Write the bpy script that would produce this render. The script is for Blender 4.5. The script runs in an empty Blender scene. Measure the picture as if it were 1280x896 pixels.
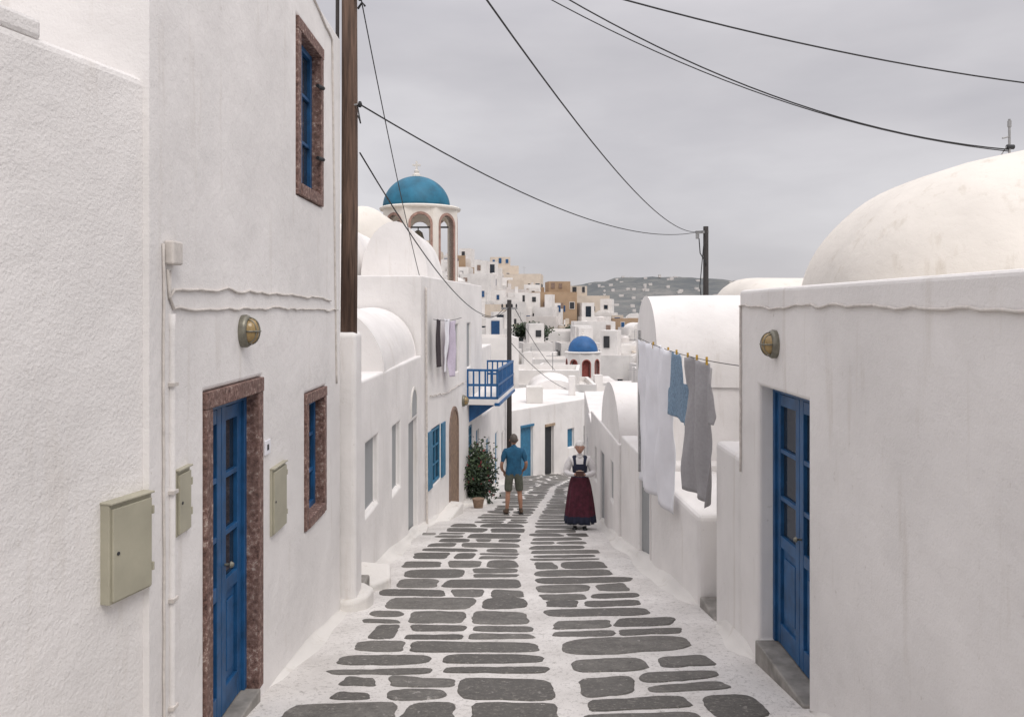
import bpy, math, random
from mathutils import Vector, Matrix, noise
random.seed(7)
SC = bpy.context.scene
R = random.random
def U(a, b): return a + (b - a) * R()

# ------------------------------------------------------------------ materials
def new_mat(name):
    m = bpy.data.materials.new(name); m.use_nodes = True
    nt = m.node_tree
    return m, nt, nt.nodes['Principled BSDF'], nt.nodes, nt.links

def coords(N, L, scale=(1, 1, 1)):
    tc = N.new('ShaderNodeTexCoord'); mp = N.new('ShaderNodeMapping')
    mp.inputs['Scale'].default_value = scale
    L.new(tc.outputs['Object'], mp.inputs['Vector'])
    return mp.outputs['Vector']

def noise_node(N, L, vec, scale, detail=4, rough=.55):
    n = N.new('ShaderNodeTexNoise')
    n.inputs['Scale'].default_value = scale; n.inputs['Detail'].default_value = detail
    n.inputs['Roughness'].default_value = rough
    L.new(vec, n.inputs['Vector'])
    return n.outputs['Fac']

def ramp(N, L, fac, stops):
    r = N.new('ShaderNodeValToRGB')
    while len(r.color_ramp.elements) < len(stops): r.color_ramp.elements.new(.5)
    for e, (p, c) in zip(r.color_ramp.elements, stops):
        e.position = p; e.color = (c[0], c[1], c[2], 1) if not isinstance(c, (int, float)) else (c, c, c, 1)
    L.new(fac, r.inputs['Fac'])
    return r.outputs['Color']

def mix(N, L, fac, a, b, mode='MIX'):
    m = N.new('ShaderNodeMix'); m.data_type = 'RGBA'; m.blend_type = mode
    for sock, v in ((m.inputs[0], fac), (m.inputs[6], a), (m.inputs[7], b)):
        if hasattr(v, 'is_linked') or hasattr(v, 'links'): L.new(v, sock)
        elif isinstance(v, (int, float)): sock.default_value = v
        else: sock.default_value = (v[0], v[1], v[2], 1)
    return m.outputs[2]

def bump(N, L, bsdf, fac, strength, dist, prev=None):
    b = N.new('ShaderNodeBump'); b.inputs['Strength'].default_value = strength
    b.inputs['Distance'].default_value = dist
    L.new(fac, b.inputs['Height'])
    if prev: L.new(prev, b.inputs['Normal'])
    L.new(b.outputs['Normal'], bsdf.inputs['Normal'])
    return b.outputs['Normal']

def plaster(name, col, fine=.35, stain=.5, finescale=90, fd=.006):
    m, nt, bs, N, L = new_mat(name)
    v = coords(N, L)
    dark = [c * .86 for c in col]
    c1 = mix(N, L, ramp(N, L, noise_node(N, L, v, .9, 3), [(.35, 0), (.7, 1)]), col, dark)
    v2 = coords(N, L, (3.2, 3.2, .35))
    st = ramp(N, L, noise_node(N, L, v2, 1.6, 5, .65), [(.58, 0), (.8, 1)])
    sc = N.new('ShaderNodeMath'); sc.operation = 'MULTIPLY'; sc.inputs[1].default_value = stain
    L.new(st, sc.inputs[0])
    c2 = mix(N, L, sc.outputs[0], c1, (col[0] * .66, col[1] * .62, col[2] * .56))
    if fine:
        sp = ramp(N, L, noise_node(N, L, v, 14, 4, .7), [(.65, 0), (.75, .4)])
        c2 = mix(N, L, sp, c2, (.42, .38, .33))
    L.new(c2, bs.inputs['Base Color'])
    bs.inputs['Roughness'].default_value = .93
    bs.inputs['Specular IOR Level'].default_value = .2
    if fine:
        n2 = bump(N, L, bs, noise_node(N, L, v, 5, 4), .45, .03)
        bump(N, L, bs, noise_node(N, L, v, finescale, 2, .6), fine, fd, n2)
    return m

def simple(name, col, rough=.6, var=.15, scale=12, bumps=.15, bd=.003, metal=0, spec=.5, streak=None):
    m, nt, bs, N, L = new_mat(name)
    v = coords(N, L, streak or (1, 1, 1))
    f = ramp(N, L, noise_node(N, L, v, scale, 4), [(.3, 0), (.7, 1)])
    c = mix(N, L, f, [x * (1 - var) for x in col], [min(1, x * (1 + var)) for x in col])
    L.new(c, bs.inputs['Base Color'])
    bs.inputs['Roughness'].default_value = rough; bs.inputs['Metallic'].default_value = metal
    bs.inputs['Specular IOR Level'].default_value = spec
    if bumps: bump(N, L, bs, noise_node(N, L, v, scale * 3, 3), bumps, bd)
    return m

WHITE = plaster('whitewash', (.835, .81, .79), stain=.6)
WHITE_R = plaster('whitewash_rough', (.82, .795, .775), fine=.7, finescale=60, fd=.007)
WHITE_C = plaster('whitewash_cream', (.81, .765, .70), stain=.7)
WHITE_S = plaster('whitewash_skirting', (.76, .735, .70), stain=.9, fine=.6)
TOWN_W = plaster('town_white', (.78, .755, .73), fine=0)
TOWN_C = plaster('town_cream', (.66, .58, .49), fine=0)
TOWN_O = plaster('town_ochre', (.42, .30, .20), fine=0)
TOWN_P = plaster('town_pale', (.72, .68, .65), fine=0)
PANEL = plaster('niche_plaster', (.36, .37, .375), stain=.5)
BLUE = simple('blue_paint', (.012, .080, .205), .45, .3, 7, .15, .003)
BLUE_D = simple('blue_paint_dark', (.008, .055, .15), .5, .25, 9)
BLUE_L = simple('blue_paint_light', (.035, .165, .29), .5, .2, 9)
BLUE_B = simple('blue_balcony_paint', (.012, .10, .27), .45, .2, 9)
TEAL = simple('dome_paint', (.012, .135, .225), .6, .28, 2.5, .35, .02)
DOMEB = simple('small_dome_paint', (.015, .10, .27), .55, .2, 2)
GLASS = simple('dark_glass', (.02, .028, .04), .08, .3, 3, 0)
DARKW = simple('dark_opening', (.03, .032, .036), .7, .2, 4, 0)
METALB = simple('meter_box_paint', (.385, .365, .28), .5, .10, 5, .1, .003)
METALG = simple('grey_metal', (.3, .3, .3), .45, .2, 30, .1)
BRONZE = simple('lamp_brass', (.21, .2, .16), .4, .25, 30, .1, metal=.4)
LAMPGL = simple('lamp_glass', (.33, .23, .10), .15, .2, 20, 0)
WOOD = simple('pole_wood', (.125, .078, .056), .85, .5, 7, .8, .012, streak=(6, 6, .35))
DARKPOLE = simple('dark_pole_wood', (.035, .03, .028), .8, .3, 7, .4, .01, streak=(6, 6, .5))
RUBBER = simple('wire_black', (.02, .02, .022), .6, .1)
CABLEW = simple('painted_cable', (.60, .56, .52), .8, .15, 20, .3, .003)
BRONZEST = simple('marble_step', (.25, .235, .215), .7, .3, 8, .3, .004)
PINKST = simple('pink_stone', (.36, .225, .185), .9, .3, 6, .6, .02)
BROWNST = simple('brown_stone', (.24, .17, .135), .9, .3, 6, .6, .02)
REDST = simple('red_stone', (.30, .085, .07), .9, .3, 5, .5, .02)
LINEN = simple('white_linen', (.80, .80, .84), .9, .04, 5, .1)
SHIRTB = simple('pale_blue_shirt_cloth', (.19, .28, .38), .9, .3, 40, .2)
GREYCL = simple('grey_dress_cloth', (.36, .35, .36), .9, .07, 30, .15)
DARKCL = simple('dark_cloth', (.045, .035, .04), .9, .2, 30, .2)
LILAC = simple('lilac_cloth', (.56, .50, .60), .9, .08, 30, .2)
YELLOW = simple('peg_yellow', (.50, .30, .03), .5, .1)
LEAF1 = simple('leaf_dark', (.02, .036, .018), .6, .4, 8, 0)
LEAF2 = simple('leaf_light', (.05, .08, .034), .6, .4, 8, 0)
FLOWER = simple('flower_red', (.22, .03, .04), .6, .3, 8, 0)
TERRA = simple('earth_pot', (.25, .17, .12), .9, .25)
STONEY = simple('sandstone', (.36, .27, .19), .9, .3, 9, .6, .01)
SKIN_M = simple('skin_tan', (.36, .19, .125), .55, .1, 30, 0)
SKIN_W = simple('skin_pale', (.42, .235, .17), .55, .1, 30, 0)
TEE = simple('blue_tshirt', (.014, .085, .165), .9, .22, 9, .5, .02)
SHORTS = simple('olive_shorts', (.085, .09, .07), .9, .25, 9, .5, .02)
BLOUSE = simple('white_blouse', (.68, .66, .66), .9, .06, 14, .6, .02)
NAVY = simple('navy_wool', (.018, .022, .045), .9, .2, 20, .2)
BURG = simple('burgundy_wool', (.075, .013, .026), .9, .35, 14, .3)
HAIRG = simple('dark_grey_hair', (.085, .07, .06), .7, .35, 60, .5)
HAIRW = simple('white_hair', (.60, .585, .57), .7, .15, 60, .5)
SHOE = simple('brown_shoe', (.09, .055, .035), .6, .2)
SHOEB = simple('black_shoe', (.012, .012, .014), .5, .2)
BOOK = simple('brown_leather', (.07, .03, .022), .6, .2)
PAGES = simple('book_pages', (.5, .46, .38), .8, .1)
EYE = simple('eye_dark', (.02, .015, .012), .3, .1)
BROW = simple('grey_brow', (.2, .16, .14), .8, .1)
LIP = simple('lips', (.27, .09, .08), .5, .1)

def speckled():
    m, nt, bs, N, L = new_mat('speckled_granite')
    v = coords(N, L)
    a = ramp(N, L, noise_node(N, L, v, 26, 6, .8), [(.36, (.05, .028, .024)), (.46, (.155, .085, .07)), (.56, (.26, .16, .135)), (.66, (.6, .52, .46))])
    a = mix(N, L, ramp(N, L, noise_node(N, L, v, 5, 3, .6), [(.4, 0), (.65, .45)]), a, (.14, .09, .075))
    L.new(a, bs.inputs['Base Color']); bs.inputs['Roughness'].default_value = .8
    bump(N, L, bs, noise_node(N, L, v, 30, 4), .6, .01)
    return m
GRANITE = speckled()

def street_mat():
    m, nt, bs, N, L = new_mat('street_whitewash')
    v = coords(N, L)
    c = mix(N, L, ramp(N, L, noise_node(N, L, v, 1.3, 6, .65), [(.35, 0), (.7, 1)]), (.74, .715, .69), (.56, .535, .51))
    c = mix(N, L, ramp(N, L, noise_node(N, L, v, 20, 6, .78), [(.53, 0), (.68, 1)]), c, (.36, .34, .32))
    c = mix(N, L, ramp(N, L, noise_node(N, L, v, 70, 3, .7), [(.62, 0), (.70, 1)]), c, (.16, .14, .12))
    L.new(c, bs.inputs['Base Color']); bs.inputs['Roughness'].default_value = .9
    n1 = bump(N, L, bs, noise_node(N, L, v, 9, 4), .5, .02)
    bump(N, L, bs, noise_node(N, L, v, 60, 3), .4, .006, n1)
    return m
STREET = street_mat()

def paver_mat():
    m, nt, bs, N, L = new_mat('grey_slate_paver')
    v = coords(N, L)
    at = N.new('ShaderNodeAttribute'); at.attribute_name = 'tone'
    c = ramp(N, L, at.outputs['Fac'], [(0, (.075, .070, .062)), (.5, (.115, .109, .098)), (1, (.17, .161, .145))])
    f = noise_node(N, L, v, 5, 7, .7)
    c = mix(N, L, ramp(N, L, f, [(.40, 0), (.60, .8)]), c, (.082, .076, .068), 'MIX')
    c = mix(N, L, ramp(N, L, noise_node(N, L, v, 30, 6, .8), [(.53, 0), (.65, .8)]), c, (.27, .25, .22))
    c = mix(N, L, ramp(N, L, noise_node(N, L, v, 12, 5, .75), [(.62, 0), (.70, .8)]), c, (.50, .47, .44))
    c = mix(N, L, ramp(N, L, noise_node(N, L, v, 45, 3, .6), [(.30, .8), (.37, 0)]), c, (.03, .028, .025))
    L.new(c, bs.inputs['Base Color']); bs.inputs['Roughness'].default_value = .6
    n1 = bump(N, L, bs, noise_node(N, L, v, 7, 4), .7, .03)
    bump(N, L, bs, noise_node(N, L, v, 50, 4, .7), .7, .007, n1)
    return m
PAVER = paver_mat()

def terrain_mat():
    m, nt, bs, N, L = new_mat('hazed_scrub_ground')
    v = coords(N, L)
    c = ramp(N, L, noise_node(N, L, v, .012, 9, .65), [(.36, (.125, .135, .14)), (.5, (.175, .18, .175)), (.62, (.23, .225, .215))])  # scrub tones greyed: distance haze is painted into the ground colour
    c = mix(N, L, ramp(N, L, noise_node(N, L, v, .07, 6, .7), [(.48, 0), (.62, .8)]), c, (.125, .135, .14))
    L.new(c, bs.inputs['Base Color']); bs.inputs['Roughness'].default_value = 1
    bs.inputs['Specular IOR Level'].default_value = .1
    return m
TERRAIN = terrain_mat()

# ------------------------------------------------------------------ geometry helpers
class Frame:
    def __init__(s, A, B):
        s.A = Vector(A); s.B = Vector(B); d = s.B - s.A; s.L = d.length
        s.t = d / s.L; s.n = Vector((s.t.y, -s.t.x))
    def p(s, u, w, z):
        q = s.A + s.t * u + s.n * w
        return (q.x, q.y, z)
    def uy(s, y): return (y - s.A.y) / s.t.y

class MB:
    def __init__(s): s.v = []; s.f = []; s.m = []; s.k = {}; s.mats = []
    def mi(s, mat):
        if mat not in s.mats: s.mats.append(mat)
        return s.mats.index(mat)
    def vert(s, p, merge=True):
        if merge:
            k = (round(p[0], 4), round(p[1], 4), round(p[2], 4))
            if k in s.k: return s.k[k]
            s.k[k] = len(s.v)
        s.v.append(tuple(p)); return len(s.v) - 1
    def face(s, pts, mat, merge=True):
        ids = [s.vert(p, merge) for p in pts]
        if len(set(ids)) < 3: return
        out = []
        for i in ids:
            if not out or out[-1] != i: out.append(i)
        s.f.append(out); s.m.append(s.mi(mat))
    def hexa(s, c, mat):
        b = len(s.v)
        for p in c: s.v.append(tuple(p))
        for q in ((0, 3, 2, 1), (4, 5, 6, 7), (0, 1, 5, 4), (1, 2, 6, 5), (2, 3, 7, 6), (3, 0, 4, 7)):
            s.f.append([b + i for i in q]); s.m.append(s.mi(mat))
    def box(s, x0, x1, y0, y1, z0, z1, mat):
        s.hexa([(x0, y0, z0), (x1, y0, z0), (x1, y1, z0), (x0, y1, z0), (x0, y0, z1), (x1, y0, z1), (x1, y1, z1), (x0, y1, z1)], mat)
    def fbox(s, fr, u0, u1, w0, w1, z0, z1, mat):
        s.hexa([fr.p(u0, w1, z0), fr.p(u1, w1, z0), fr.p(u1, w0, z0), fr.p(u0, w0, z0),
                fr.p(u0, w1, z1), fr.p(u1, w1, z1), fr.p(u1, w0, z1), fr.p(u0, w0, z1)], mat)
    def tube(s, pts, rad, mat, seg=8, cap=True, flat=None):
        pts = [Vector(p) for p in pts]; n = len(pts)
        if isinstance(rad, (int, float)): rad = [rad] * n
        b0 = len(s.v); prev = None
        for i, p in enumerate(pts):
            t = (pts[min(i + 1, n - 1)] - pts[max(i - 1, 0)])
            t = t.normalized() if t.length > 1e-9 else Vector((0, 0, 1))
            if prev is None:
                a = Vector((0, 0, 1)) if abs(t.z) < .9 else Vector((1, 0, 0))
                e = t.cross(a).normalized()
            else:
                e = (prev - t * prev.dot(t))
                e = e.normalized() if e.length > 1e-6 else t.orthogonal().normalized()
            prev = e; g = t.cross(e)
            for j in range(seg):
                a = 2 * math.pi * j / seg
                fl = flat if flat else 1
                s.v.append(tuple(p + e * math.cos(a) * rad[i] + g * math.sin(a) * rad[i] * fl))
        for i in range(n - 1):
            for j in range(seg):
                a = b0 + i * seg + j; c = b0 + i * seg + (j + 1) % seg
                s.f.append([a, c, c + seg, a + seg]); s.m.append(s.mi(mat))
        if cap:
            s.f.append([b0 + j for j in range(seg)][::-1]); s.m.append(s.mi(mat))
            s.f.append([b0 + (n - 1) * seg + j for j in range(seg)]); s.m.append(s.mi(mat))
    def lathe(s, c, prof, mat, seg=32, sx=1, sy=1):
        b0 = len(s.v); n = len(prof)
        for r, z in prof:
            for j in range(seg):
                a = 2 * math.pi * j / seg
                s.v.append((c[0] + r * sx * math.cos(a), c[1] + r * sy * math.sin(a), c[2] + z))
        for i in range(n - 1):
            for j in range(seg):
                a = b0 + i * seg + j; d = b0 + i * seg + (j + 1) % seg
                s.f.append([a, d, d + seg, a + seg]); s.m.append(s.mi(mat))
        s.f.append([b0 + j for j in range(seg)][::-1]); s.m.append(s.mi(mat))
        s.f.append([b0 + (n - 1) * seg + j for j in range(seg)]); s.m.append(s.mi(mat))
    def make(s, name, parent=None, bevel=0, smooth=False, seg=2, solid=0, sub=0, autos=None):
        me = bpy.data.meshes.new(name); me.from_pydata(s.v, [], s.f)
        for m in s.mats: me.materials.append(m)
        for p, i in zip(me.polygons, s.m): p.material_index = i; p.use_smooth = smooth
        me.update()
        ob = bpy.data.objects.new(name, me); SC.collection.objects.link(ob)
        if parent:
            ob.parent = parent; ob.location = -Vector(parent.location)
        if solid:
            md = ob.modifiers.new('s', 'SOLIDIFY'); md.thickness = solid; md.offset = 0
        if bevel:
            md = ob.modifiers.new('b', 'BEVEL'); md.width = bevel; md.segments = seg
            md.limit_method = 'ANGLE'; md.angle_limit = math.radians(40)
        if sub:
            md = ob.modifiers.new('ss', 'SUBSURF'); md.levels = sub; md.render_levels = sub
        return ob

def group(name, loc=(0, 0, 0)):
    e = bpy.data.objects.new(name, None); e.location = loc; e.empty_display_size = .3
    SC.collection.objects.link(e); return e

def block(name, pts, z0, z1, ops=None, mat=WHITE, parent=None, bevel=.035):
    """closed building shell. ops: {edge: [(y0,y1,z0,z1,depth,backmat)]} y in metres down the street"""
    ops = ops or {}; mb = MB(); n = len(pts); top = []
    for e in range(n):
        fr = Frame(pts[e], pts[(e + 1) % n]); L = fr.L
        O = []
        for (a, b, za, zb, dp, bm) in ops.get(e, []):
            ua, ub = sorted((fr.uy(a), fr.uy(b))); O.append((ua, ub, za, zb, dp, bm))
        us = sorted(set([0, L] + [o[0] for o in O] + [o[1] for o in O]))
        zs = sorted(set([z0, z1] + [o[2] for o in O] + [o[3] for o in O]))
        def inside(i, j):
            if i < 0 or j < 0 or i >= len(us) - 1 or j >= len(zs) - 1: return None
            uc = (us[i] + us[i + 1]) / 2; zc = (zs[j] + zs[j + 1]) / 2
            for o in O:
                if o[0] < uc < o[1] and o[2] < zc < o[3]: return o
            return None
        for i in range(len(us) - 1):
            for j in range(len(zs) - 1):
                a, b, c, d = us[i], us[i + 1], zs[j], zs[j + 1]
                o = inside(i, j)
                if not o:
                    mb.face([fr.p(a, 0, c), fr.p(b, 0, c), fr.p(b, 0, d), fr.p(a, 0, d)], mat)
                else:
                    w = -o[4]
                    mb.face([fr.p(a, w, c), fr.p(b, w, c), fr.p(b, w, d), fr.p(a, w, d)], o[5] or mat)
                    if not inside(i - 1, j): mb.face([fr.p(a, 0, c), fr.p(a, w, c), fr.p(a, w, d), fr.p(a, 0, d)], mat)
                    if not inside(i + 1, j): mb.face([fr.p(b, w, c), fr.p(b, 0, c), fr.p(b, 0, d), fr.p(b, w, d)], mat)
                    if not inside(i, j - 1): mb.face([fr.p(a, 0, c), fr.p(b, 0, c), fr.p(b, w, c), fr.p(a, w, c)], mat)
                    if not inside(i, j + 1): mb.face([fr.p(a, w, d), fr.p(b, w, d), fr.p(b, 0, d), fr.p(a, 0, d)], mat)
        for u in us[:-1]: top.append(fr.p(u, 0, z1))
    mb.face(top, mat)
    return mb.make(name, parent, bevel=bevel, seg=3)

def vault(name, x0, x1, y0, y1, zb, h, axis, mat=WHITE, parent=None, round_front=0, wall=.3, seg=20, yaw=0):
    """barrel vault roof; axis 'x' or 'y'"""
    mb = MB()
    if axis == 'y': a0, a1, b0, b1 = y0, y1, x0, x1
    else: a0, a1, b0, b1 = x0, x1, y0, y1
    stations = []
    if round_front:
        for i in range(9):
            t = i / 8; ang = t * math.pi / 2
            stations.append((a0 + round_front * (1 - math.cos(ang)), max(.02, math.sin(ang))))
    else: stations.append((a0, 1))
    for i in range(1, 9): stations.append((stations[-1][0] + (a1 - stations[-1][0]) * i / 8, 1))
    cb = (b0 + b1) / 2; hw = (b1 - b0) / 2
    rings = []
    for (a, s) in stations:
        ring = []
        prof = [(-1, -wall)] + [(-math.cos(math.pi * i / seg), math.sin(math.pi * i / seg) * h) for i in range(seg + 1)] + [(1, -wall)]
        for (q, z) in prof:
            b = cb + q * hw * s; zz = zb + (z * s if z > 0 else z)
            zz += .03 * noise.noise(Vector((b * 1.3, a * 1.3, zz)))
            ring.append((b, a, zz) if axis == 'y' else (a, b, zz))
        rings.append([mb.vert(p, False) for p in ring])
    mi = mb.mi(mat); k = len(rings[0])
    for i in range(len(rings) - 1):
        for j in range(k - 1):
            mb.f.append([rings[i][j], rings[i][j + 1], rings[i + 1][j + 1], rings[i + 1][j]]); mb.m.append(mi)
    mb.f.append(rings[0][:]); mb.m.append(mi); mb.f.append(rings[-1][::-1]); mb.m.append(mi)
    ob = mb.make(name, parent)
    for p in ob.data.polygons: p.use_smooth = len(p.vertices) == 4
    md = ob.modifiers.new('b', 'BEVEL'); md.width = .05; md.segments = 3; md.limit_method = 'ANGLE'; md.angle_limit = math.radians(50)
    return ob

def stone_frame(fr, u0, u1, z0, z1, t, parent, w0=-.14, w1=.015, sill=True, name='stone_surround'):
    mb = MB()
    mb.fbox(fr, u0, u0 + t, w0, w1, z0, z1 - t, GRANITE)
    mb.fbox(fr, u1 - t, u1, w0, w1, z0, z1 - t, GRANITE)
    mb.fbox(fr, u0 - .004, u1 + .004, w0, w1 + .004, z1 - t, z1, GRANITE)
    if sill: mb.fbox(fr, u0 + t, u1 - t, w0, w1 + .006, z0, z0 + t, GRANITE)
    mb.make(name, parent, bevel=.006)

def door(fr, u0, u1, w, z0, z1, parent, leaves=2, panes=3, mat=BLUE, name='door', lower=.38):
    mb = MB(); t = .045
    mb.fbox(fr, u0, u0 + t, w - .04, w + .03, z0, z1, mat)
    mb.fbox(fr, u1 - t, u1, w - .04, w + .03, z0, z1, mat)
    mb.fbox(fr, u0 + t, u1 - t, w - .04, w + .03, z1 - t, z1, mat)
    W = (u1 - u0 - 2 * t) / leaves
    for i in range(leaves):
        a = u0 + t + i * W + .004; b = a + W - .008; s = .075 if W > .3 else .05
        mb.fbox(fr, a, a + s, w - .03, w + .01, z0 + .01, z1 - t - .005, mat)
        mb.fbox(fr, b - s, b, w - .03, w + .01, z0 + .01, z1 - t - .005, mat)
        zl = z0 + (z1 - z0) * lower
        rails = [z0 + .01, zl] + [zl + (z1 - t - .1 - zl) * (k + 1) / panes for k in range(panes)]
        for k, zr in enumerate(rails):
            hh = .16 if k == 0 else (.09 if k in (1, panes + 1) else .035)
            mb.fbox(fr, a + s, b - s, w - .028, w + .008, zr, min(zr + hh, z1 - t - .006), mat)
        mb.fbox(fr, a + s, b - s, w - .026, w - .014, z0 + .1, zl + .02, mat)
        mb.fbox(fr, a + s + .05, b - s - .05, w - .014, w - .002, z0 + .24, zl - .07, mat)
        mb.fbox(fr, a + s, b - s, w - .026, w - .018, zl + .03, z1 - t - .02, GLASS)
    c = Vector(fr.p((u0 + u1) / 2 + .05, w + .05, (z0 + z1) / 2 - .05))
    d = Vector((fr.n.x, fr.n.y, 0))
    mb.tube([c - d * .04, c - d * .01, c, c + d * .02], [.008, .008, .022, .012], BRONZE, 10)
    return mb.make(name, parent, bevel=.006)

def window(fr, u0, u1, w, z0, z1, parent, mat=BLUE, cols=2, rows=3, name='window', shutter=False):
    mb = MB(); t = .05
    mb.fbox(fr, u0, u0 + t, w - .03, w + .02, z0, z1, mat); mb.fbox(fr, u1 - t, u1, w - .03, w + .02, z0, z1, mat)
    mb.fbox(fr, u0 + t, u1 - t, w - .03, w + .02, z0, z0 + t, mat); mb.fbox(fr, u0 + t, u1 - t, w - .03, w + .02, z1 - t, z1, mat)
    for i in range(1, cols):
        u = u0 + (u1 - u0) * i / cols
        mb.fbox(fr, u - .025, u + .025, w - .025, w + .015, z0 + t, z1 - t, mat)
    for j in range(1, rows):
        z = z0 + (z1 - z0) * j / rows
        mb.fbox(fr, u0 + t, u1 - t, w - .024, w + .01, z - .015, z + .015, mat)
    mb.fbox(fr, u0 + t, u1 - t, w - .022, w - .012, z0 + t, z1 - t, mat if shutter else GLASS)
    return mb.make(name, parent, bevel=.004)

def wire(name, a, b, sag, r=.009, mat=RUBBER, n=28, parent=None):
    a = Vector(a); b = Vector(b); pts = []
    for i in range(n + 1):
        t = i / n; p = a.lerp(b, t); p.z -= 4 * sag * t * (1 - t); pts.append(p)
    mb = MB(); mb.tube(pts, r, mat, 6); return mb.make(name, parent, smooth=True)

def cable(name, pts, r, mat, parent=None, wob=.006, step=.08):
    out = []
    for a, b in zip(pts[:-1], pts[1:]):
        a = Vector(a); b = Vector(b); k = max(1, int((b - a).length / step))
        for i in range(k):
            p = a.lerp(b, i / k); q = p * 6
            p = p + Vector((0, noise.noise(q) * wob * 1.5, noise.noise(q + Vector((9, 3, 1))) * wob * 2))
            out.append(p)
    out.append(Vector(pts[-1])); mb = MB(); mb.tube(out, r, mat, 8)
    return mb.make(name, parent, smooth=True)

# ------------------------------------------------------------------ ground
SL = .152
def street_z(y): return -1.86 - SL * y
def sm(a, b, x):
    t = max(0, min(1, (x - a) / (b - a))); return t * t * (3 - 2 * t)
def ground_z(x, y):
    z = max(-8.2, min(3.0, street_z(y)))
    if y > 45:
        k = sm(50, 100, y)
        z += k * 15.2 * math.exp(-(abs((x + 22) / 31) ** 2.2 + ((y - 168) / 62) ** 2))
    if y > 350:
        far = Vector((x * .004, y * .004, 0))
        k = sm(400, 1300, y)
        rx = (x - 262) / 165
        ridge = 52 * math.exp(-abs(rx) ** 3 * .5) * math.exp(-((y - 1500) / 420) ** 2)
        ridge += 38 * math.exp(-((x - 560) / 330) ** 2) * math.exp(-((y - 1900) / 500) ** 2)
        ridge += 26 * math.exp(-((x + 200) / 500) ** 2) * math.exp(-((y - 2100) / 500) ** 2)
        z += k * ridge * (1 + .16 * noise.noise(far * 3) + .07 * noise.noise(far * 11) )
    return z
def axis_coords(lims):
    out = []
    for a, b, s in lims:
        n = max(1, int(round((b - a) / s)))
        out += [a + (b - a) * i / n for i in range(n)]
    out.append(lims[-1][1]); return out
gy = axis_coords([(-3000, -200, 700), (-200, -40, 40), (-40, 44, 4), (44, 260, 6), (260, 1000, 60), (1000, 2400, 35), (2400, 6000, 600)])
gx = axis_coords([(-4000, -600, 500), (-600, -60, 60), (-60, 60, 6), (60, 800, 22), (800, 4000, 400)])
mb = MB(); idx = {}
for j, y in enumerate(gy):
    for i, x in enumerate(gx):
        idx[i, j] = mb.vert((x, y, ground_z(x, y)), False)
for j in range(len(gy) - 1):
    for i in range(len(gx) - 1):
        mb.f.append([idx[i, j], idx[i + 1, j], idx[i + 1, j + 1], idx[i, j + 1]]); mb.m.append(mb.mi(TERRAIN))
mb.make('ground', smooth=True)

# street sheet
LE = [(-6, -4.6), (-3, -3.75), (3.9, -1.8), (8.4, -1.78), (9.4, -1.88), (13.7, -1.74), (15.2, -1.73), (17.5, -1.45), (21, -1.0), (22.5, -.85), (30, -.2), (33, .2), (36, 3)]
RE = [(-6, 1.97), (7.8, 1.97), (10.5, 1.85), (13, 1.75), (17.7, 1.8), (21, 1.98), (26, 2.3), (30, 4.2), (36, 7)]
def interp(T, y):
    for (a, p), (b, q) in zip(T[:-1], T[1:]):
        if y <= b: return p + (q - p) * max(0, (y - a)) / (b - a)
    return T[-1][1]
mb = MB()
mb.face([(-5.5, -6, street_z(-6) + .004), (8, -6, street_z(-6) + .004), (8, 36.5, street_z(36.5) + .004), (-5.5, 36.5, street_z(36.5) + .004)], STREET)
mb.make('street')

# paving stones: irregular rounded slabs
mb = MB(); tones = []
def stone(C):
    """C: four corner points (x,y) ccw from front-left"""
    cx = sum(c[0] for c in C) / 4; cy = sum(c[1] for c in C) / 4
    n = 32; top = []; mid = []
    p = U(3.0, 7.5); tone = R(); tl = U(-.006, .006)
    for i in range(n):
        a = 2 * math.pi * i / n; c, s = math.cos(a), math.sin(a)
        r = (abs(c) ** p + abs(s) ** p) ** (-1 / p)
        lx = c * r; ly = s * r
        a_, b_ = (lx + 1) / 2, (ly + 1) / 2
        x = (C[0][0] * (1 - a_) + C[1][0] * a_) * (1 - b_) + (C[3][0] * (1 - a_) + C[2][0] * a_) * b_
        y = (C[0][1] * (1 - a_) + C[1][1] * a_) * (1 - b_) + (C[3][1] * (1 - a_) + C[2][1] * a_) * b_
        q = Vector((x * 4, y * 4, cy)); nz = .030 * noise.noise(q) + .016 * noise.noise(q * 3.5)
        dx, dy = x - cx, y - cy; dl = math.hypot(dx, dy)
        x += dx / dl * nz; y += dy / dl * nz
        mid.append((x, y, street_z(y) + .001))
        xt = x - dx / max(dl, .01) * .014; yt = y - dy / max(dl, .01) * .014
        top.append((xt, yt, street_z(yt) + .012 + tl * (xt - cx)))
    b = len(mb.v)
    mb.v += mid + top; tones.extend([tone] * (2 * n)); m = mb.mi(PAVER)
    for i in range(n):
        j = (i + 1) % n; mb.f.append([b + i, b + j, b + n + j, b + n + i]); mb.m.append(m)
    mb.f.append([b + n + i for i in range(n)]); mb.m.append(m)
def joint_x(y):   # central white joint
    return interp([(-5, .42), (5.7, .40), (8, .26), (11.4, .17), (14, .24), (17, .47), (22, 1.0), (26, 1.35), (30, 2.2), (34, 3.6)], y)
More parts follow.
